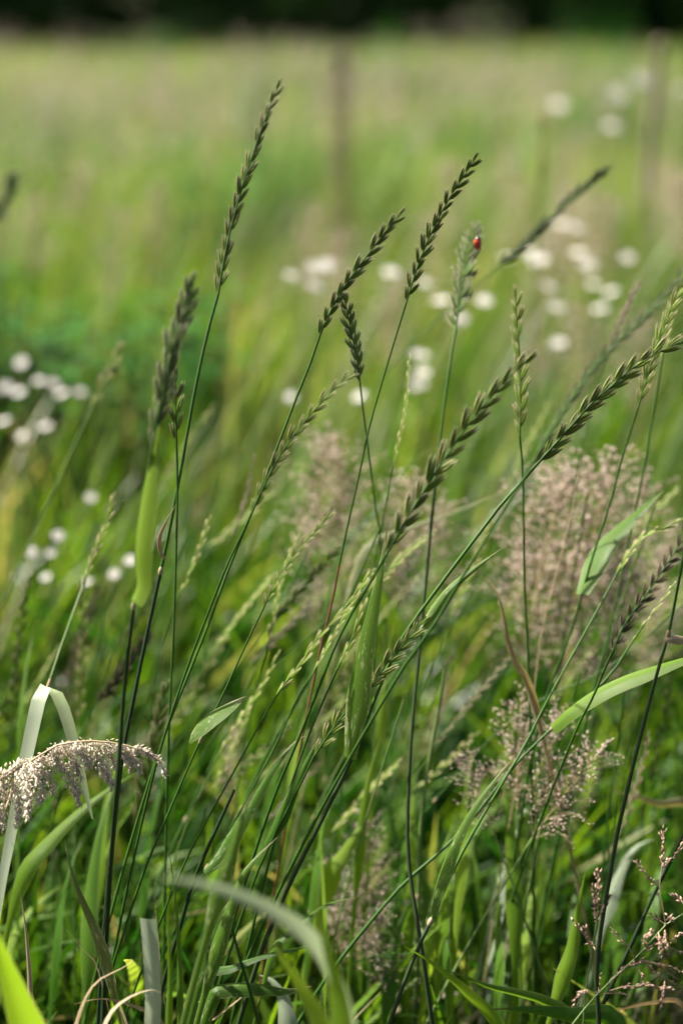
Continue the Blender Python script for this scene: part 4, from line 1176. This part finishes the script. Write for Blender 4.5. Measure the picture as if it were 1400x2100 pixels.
lone('lime blade with a sharp tip standing beside the rust spikelets', [(1150, 2010), (1170, 1950), (1185, 1860), (1200, 1785)], 34, 'blade_lime', .75, .75, roll=0.3, fold=0.4)
lone('curled withered blade hooked over at the top beside the pink mass', [(1085, 1420), (1060, 1370), (1040, 1320), (1030, 1260), (1015, 1205), (985, 1180)], 22, 'blade_half', .77, .76, roll=0.5, fold=0.6)
lone('pale grey-green blurred blade lying across behind the dark straight stem', [(820, 1350), (900, 1290), (980, 1240), (1060, 1200)], 22, 'blade', .87, .90, roll=0.5, fold=0.3)
lone('soft blurred blade crossing level behind the large diagonal ear', [(700, 1130), (760, 1060), (830, 960), (900, 910)], 14, 'blade', .88, .90, roll=0.5, fold=0.3)
lone('blade with a pinkish dry tip reaching towards the pink mass', [(740, 1140), (820, 1090), (920, 1055), (1040, 1005)], 16, 'blade_half', .85, .86, roll=0.5, fold=0.3)
lone('wide lime blade standing in the deep shaded tuft', [(680, 1790), (700, 1760), (730, 1710), (760, 1670)], 40, 'blade_lime', .80, .80, roll=0.3, fold=0.3)
lone('upright pale blade with a reddish tip beside the broad flecked leaf', [(735, 1760), (745, 1660), (760, 1580), (778, 1520), (788, 1495)], 22, 'blade_lime', .80, .80, roll=0.3, fold=0.3)
lone('slim upright yellowish blade behind the slanting stems', [(780, 1480), (790, 1400), (800, 1330), (806, 1270)], 22, 'blade_lime', .84, .84, roll=0.3, fold=0.3)
lone('broad grey-green blade arching in the dark tuft', [(1010, 1990), (1030, 1900), (1045, 1830), (1060, 1770)], 30, 'blade_glaucous', .82, .83, roll=0.4, fold=0.3)
lone('shiny bent blade with a bright white glint at its crest', [(1020, 1840), (1045, 1760), (1060, 1700), (1072, 1662), (1090, 1668)], 34, 'blade_glaucous', .83, .83, roll=0.6, fold=0.3)
lone('pale dry blade slanting through the shaded grass', [(1420, 1660), (1350, 1650), (1290, 1630), (1240, 1620)], 22, 'blade_half', .84, .85, roll=0.4, fold=0.3)
lone('grey arching blade beside the near-black bare stem', [(1250, 1850), (1270, 1790), (1300, 1740), (1340, 1720)], 30, 'blade_glaucous', .84, .84, roll=0.4, fold=0.3)
for i, (x, y, h, w, tilt) in enumerate([(900, 1960, 280, 38, 40), (990, 2010, 300, 40, -30), (1060, 2060, 300, 34, 30), (1120, 1980, 300, 44, -40), (640, 1840, 220, 30, 50),
                                         (820, 1800, 230, 26, 40), (1330, 1900, 320, 40, 30), (1390, 1700, 330, 36, -30), (110, 1960, 240, 36, 60), (200, 1800, 260, 30, 50),
                                         (290, 1850, 280, 32, 60), (520, 1800, 260, 30, 70), (940, 1800, 260, 36, 30), (40, 1500, 200, 24, 30), (1290, 1640, 240, 30, 60), (590, 1660, 240, 24, 60)]):
    lone('soft green blade standing upright among others in the shaded grass', [(x, y), (x + tilt * .2, y - h * .4), (x + tilt * .55, y - h * .75), (x + tilt, y - h)], w,
         'blade' if i % 3 else 'blade_lime', .80 + .03 * (i % 4), .82 + .03 * (i % 4), roll=0.3 + 0.2 * (i % 3), fold=0.3, twist=0.6)
rb = np.random.default_rng(515)
for i in range(30):
    x = float(rb.uniform(-20, 1420)); y = float(rb.uniform(1880, 2080)); h = float(rb.uniform(170, 380)); tilt = float(rb.uniform(-70, 130)); d = float(rb.uniform(.78, .96))
    lone('broad soft leaf blade in the bright tangle at the foot of the stalks', [(x, y), (x + tilt * .15, y - h * .4), (x + tilt * .5, y - h * .75), (x + tilt, y - h)], float(rb.uniform(24, 44)),
         ('blade_lime', 'blade', 'blade')[i % 3], d, d + .03, group='broad blades in the tangle at the foot of the stalks', roll=float(rb.uniform(-.3, .9)), fold=0.3, twist=float(rb.uniform(-.6, .8)))
for i, (pts, w) in enumerate([([(205, 2120), (240, 2060), (300, 2030), (330, 2035)], 24), ([(150, 2110), (190, 2020), (250, 1985), (290, 1960)], 18), ([(330, 2110), (280, 2070), (210, 2050), (150, 2060)], 26),
                              ([(260, 2110), (240, 2050), (232, 1990), (210, 1960)], 14), ([(200, 1990), (170, 1950), (140, 1910), (128, 1900)], 8), ([(420, 2110), (450, 2080), (500, 2040), (530, 2010)], 14),
                              ([(330, 2000), (325, 1950), (320, 1880), (318, 1840)], 6), ([(1400, 2070), (1340, 2060), (1280, 2070), (1230, 2085)], 26)]):
    lone('dry greyish straw leaf crumpled in the litter at the bottom', pts, w, 'blade_dry', .67 + .012 * i, .68 + .012 * i, roll=0.6, fold=0.7, twist=1.0)

# ------------------------------------------------------------------ white fluffy panicle
def chain_florets(c3, n, spread, L, W, rs, hang=0.0, start=0.0, taper=True):
    m = len(c3)
    f = start + (1 - start) * rs.random(n)
    q = np.stack([np.interp(f, np.linspace(0, 1, m), c3[:, k]) for k in range(3)], 1)
    sp = spread * (np.clip(1.15 - f * 0.75, 0.25, 1) if taper else np.ones(n))
    o = rs.normal(0, 1, (n, 3)) * sp[:, None] * 0.5
    t = tangents(c3); ti = np.stack([np.interp(f, np.linspace(0, 1, m), t[:, k]) for k in range(3)], 1)
    dr = ti + rs.normal(0, 0.45, (n, 3)) + o / (spread + 1e-9) * 0.5 + np.array([0, 0, -hang])
    return floret_data(q + o, dr, L * rs.uniform(0.75, 1.25, n), W * rs.uniform(0.8, 1.2, n))

def fluffy_panicle():
    rs = np.random.default_rng(77)
    d = 0.705
    ax = [(-90, 1760), (-60, 1680), (-20, 1615), (40, 1575), (75, 1555), (108, 1532), (150, 1522), (200, 1520), (250, 1527), (295, 1540), (328, 1560)]
    a3 = [P(x, y, d) for x, y in ax]
    tail = to_ground(a3[0], a3[1])
    base = tail[-1]
    root = empty('fluffy_panicle', base, 'whitish fluffy panicle arching over beside the folded grey-green blade', 'grass')
    c, _ = spline(tail[::-1] + a3, 50)
    tube('stem', c, np.linspace(0.0013, 0.0004, 50), M['culm_straw'], root, base)
    br = [  # start -> end of each tuft, density, spread px
        ([(70, 1560), (95, 1560), (130, 1575), (150, 1605), (163, 1645)], 230, 22), ([(60, 1560), (75, 1590), (85, 1620), (82, 1645)], 130, 22),
        ([(40, 1575), (55, 1610), (60, 1650), (55, 1675)], 120, 20), ([(20, 1590), (35, 1620), (40, 1660), (35, 1690)], 130, 20),
        ([(10, 1600), (8, 1640), (2, 1680), (5, 1700)], 130, 24), ([(-5, 1605), (20, 1580), (35, 1570), (40, 1562)], 90, 18),
        ([(-15, 1615), (-10, 1650), (-18, 1690), (-25, 1710)], 110, 24), ([(55, 1560), (85, 1580), (105, 1600), (110, 1625)], 90, 16),
        ([(108, 1532), (112, 1545), (116, 1556), (114, 1562)], 70, 18), ([(125, 1525), (140, 1545), (155, 1570), (165, 1592)], 170, 22),
        ([(150, 1524), (165, 1540), (178, 1560), (184, 1572)], 110, 18), ([(180, 1522), (200, 1550), (215, 1580), (232, 1612)], 190, 20),
        ([(200, 1522), (222, 1540), (232, 1560), (238, 1574)], 110, 16), ([(225, 1524), (248, 1540), (262, 1560), (268, 1576)], 110, 14),
        ([(250, 1528), (268, 1545), (280, 1562), (287, 1580)], 90, 12), ([(270, 1532), (290, 1540), (308, 1545), (316, 1552)], 80, 10),
        ([(322, 1555), (330, 1565), (335, 1578), (337, 1590)], 36, 8)]
    for pts, n, sp in br:
        dd = d + rs.normal(0, 0.008)
        c3, _ = spline([P(x, y, dd if i else d) for i, (x, y) in enumerate(pts)], 14)
        parts = [tube_data(c3 - np.array(base), np.linspace(0.0004, 0.00015, 14), 4)]
        Vf, Ff = chain_florets(c3 - np.array(base), int(n * 1.35), sp * 0.62 * PXM(d), 0.0030, 0.00115, rs, 0.3)
        parts.append((Vf, Ff))
        V, F = join_quads_tris(parts)
        o = new_obj('tuft', mk_mesh('tuft', V, F, M['fog'], attrs={'rnd': rs.random(len(V))}, smooth=False), root)
        tag(o, kind='stuff')
fluffy_panicle()

# ------------------------------------------------------------------ open panicles with rust coloured spikelets
def z3(x, y):
    return (1120 + 0.2143 * x, 1650 + 0.2143 * y)
def rusty(label, axis, branches, d, seed):
    rs = np.random.default_rng(seed)
    a3 = [P(*z3(x, y), d) for x, y in axis]
    tail = to_ground(a3[0], a3[1])
    base = tail[-1]
    root = empty('meadow_panicle', base, label, 'grass', 'open panicles with rust coloured spikelets')
    c, _ = spline(tail[::-1] + a3, 40)
    tube('culm', c, np.linspace(0.0009, 0.0003, 40), M['culm_light'], root, base)
    for pts, start, dens in branches:
        dd = d + rs.normal(0, 0.008)
        c3, ln = spline([P(*z3(x, y), d if i == 0 else dd) for i, (x, y) in enumerate(pts)], 16)
        bo = tube('branch', c3, np.linspace(0.00032, 0.00016, 16), M['culm_straw'], root, base, 4)
        n = max(5, int(ln * (1 - start) / 0.00105 * dens))
        f = start + (1 - start) * np.linspace(0, 1, n)
        q = np.stack([np.interp(f, np.linspace(0, 1, 16), c3[:, k]) for k in range(3)], 1) - np.array(base)
        t = tangents(c3); ti = np.stack([np.interp(f, np.linspace(0, 1, 16), t[:, k]) for k in range(3)], 1)
        o = rs.normal(0, 0.00055, (n, 3))
        V, F = floret_data(q + o, ti + rs.normal(0, .28, (n, 3)), 0.0030 * rs.uniform(.8, 1.25, n), 0.0013 * rs.uniform(.8, 1.2, n))
        so = new_obj('spikelets', mk_mesh('spikelets', V, F, M['rust'], attrs={'rnd': np.repeat(rs.random(n), 6)}, smooth=True), bo)
        tag(so, kind='stuff')
rusty('open panicle with rust coloured spikelets spreading over the brown litter',
      [(200, 2180), (360, 1960), (540, 1760), (840, 1480), (1050, 1250), (1140, 1150), (1300, 1050), (1420, 980)],
      [([(540, 1760), (700, 1600), (840, 1530), (940, 1500)], .25, 1.2), ([(840, 1480), (790, 1370), (700, 1270), (635, 1215)], .55, 1.1), ([(830, 1450), (780, 1360), (720, 1310)], .5, 1),
       ([(890, 1495), (1080, 1540), (1150, 1590), (1230, 1660)], .45, 1.2), ([(890, 1490), (1080, 1525), (1200, 1560), (1320, 1615)], .4, 1.1), ([(920, 1510), (1000, 1570), (1130, 1660), (1310, 1770)], .1, .5),
       ([(600, 1785), (720, 1750), (960, 1735), (1200, 1770)], .22, 1.6), ([(960, 1370), (940, 1310), (980, 1260), (1010, 1215)], .15, 1.3), ([(930, 1390), (970, 1370), (1020, 1345)], .2, 1.2),
       ([(1130, 1330), (1200, 1380), (1320, 1430)], .2, 1.1), ([(1140, 1150), (1080, 1110), (970, 1040)], .4, .9), ([(1140, 1150), (1105, 950), (1080, 790), (1100, 600), (1120, 250)], .62, 1.3),
       ([(1085, 800), (1000, 720), (930, 640), (860, 550)], .25, 1.3), ([(1120, 600), (1180, 530), (1240, 470), (1300, 360)], .2, 1.0), ([(870, 1560), (900, 1620), (935, 1700)], .3, 1.1),
       ([(1070, 1220), (1080, 1320), (1090, 1420)], .2, 2.0), ([(1130, 1200), (1140, 1300), (1160, 1400)], .2, 1.6), ([(1180, 1330), (1250, 1260), (1330, 1230)], .2, 1.2), ([(1130, 1680), (1120, 1780), (1095, 1880)], .35, 1.5),
       ([(510, 1800), (370, 1800), (310, 1830), (270, 1890)], .5, 2.2), ([(560, 1810), (650, 1805), (735, 1815)], .5, 1.0), ([(1330, 1030), (1290, 920), (1210, 870)], .4, 1.6), ([(1200, 1110), (1180, 1090), (1175, 1070)], .2, 2.0)],
      0.70, 91)
rusty('slim panicle of rust coloured spikelets held close to the near-black stem',
      [(350, 2100), (372, 1800), (450, 1300), (482, 1130), (490, 1000), (495, 800)],
      [([(482, 1130), (465, 1000), (455, 820)], .25, 1.3), ([(490, 1000), (490, 850), (490, 650)], .15, 1.6), ([(470, 1400), (430, 1330), (370, 1260), (250, 1100)], .25, 1.1),
       ([(430, 1330), (395, 1250), (362, 1185)], .4, 1.1), ([(490, 1120), (540, 1010), (585, 890)], .25, 1.4), ([(500, 1790), (490, 1700), (505, 1640)], .4, .8)],
      0.705, 92)

# ------------------------------------------------------------------ ladybird on the pale ear
def ladybird():
    d = 0.792
    pos = P(974, 500, d) + Vector((0.0008, -0.0022, 0))
    root = empty('ladybird', pos, 'small red ladybird with black spots clinging to the pale ear', 'insect')
    s = 0.0031
    view = (CAMV - pos).normalized()
    up = Vector((0.35, 0.1, 1)).normalized()
    m = frame_matrix(Vector((0, 0, 0)), (view * 0.65 + Vector((0.75, 0, 0.15))).normalized(), up, (s, s, s))   # local z = out of the back, x = forward
    def dome(side):
        V = []
        for i, t in enumerate(np.linspace(0, math.pi / 2, 6)):
            for a in np.linspace(0, math.pi, 9):
                V.append((1.05 * math.cos(a) * math.cos(t), side * 0.92 * math.sin(a) * math.cos(t) + side * 0.012, 0.72 * math.sin(t)))
        F = [(i * 9 + j, i * 9 + j + 1, (i + 1) * 9 + j + 1, (i + 1) * 9 + j) for i in range(5) for j in range(8)]
        return np.array(V), np.array(F)
    for side in (1, -1):
        V, F = dome(side)
        o = new_obj('wing_case', mk_mesh('wing_case', V, F, M['red']), root); o.matrix_basis = m
        for (sx, sy, sr) in ((0.45, 0.42, .17), (-0.2, 0.58, .19), (-0.62, 0.28, .14)):
            z = 0.72 * math.sqrt(max(0, 1 - (sx / 1.05) ** 2 - (sy / 0.92) ** 2))
            a = np.linspace(0, 2 * math.pi, 10, endpoint=False)
            V = [(sx, side * sy, z + 0.05)] + [(sx + sr * math.cos(q), side * (sy + sr * math.sin(q)), 0.72 * math.sqrt(max(0.01, 1 - ((sx + sr * math.cos(q)) / 1.05) ** 2 - ((sy + sr * math.sin(q)) / 0.92) ** 2)) + 0.015) for q in a]
            F = [(0, 1 + i, 1 + (i + 1) % 10) for i in range(10)]
            sp = new_obj('spot', mk_mesh('spot', np.array(V), np.array(F), M['black']), o)
    c, _ = spline([(0.85, 0, 0.12), (1.15, 0, 0.15), (1.45, 0, 0.1), (1.55, 0, 0.08)], 8)
    V, F = tube_data(c, np.array([.5, .52, .48, .42, .36, .30, .2, .04]), 10)
    o = new_obj('head', mk_mesh('head', V, F, M['black']), root); o.matrix_basis = m
    for side in (1, -1):
        for x in (0.6, 0.0, -0.5):
            c, _ = spline([(x, side * 0.6, 0.05), (x + .1, side * 1.05, 0.15), (x + .15, side * 1.3, -0.25)], 6)
            V, F = tube_data(c, np.linspace(.08, .04, 6), 5)
            o = new_obj('leg', mk_mesh('leg', V, F, M['black']), root); o.matrix_basis = m
ladybird()
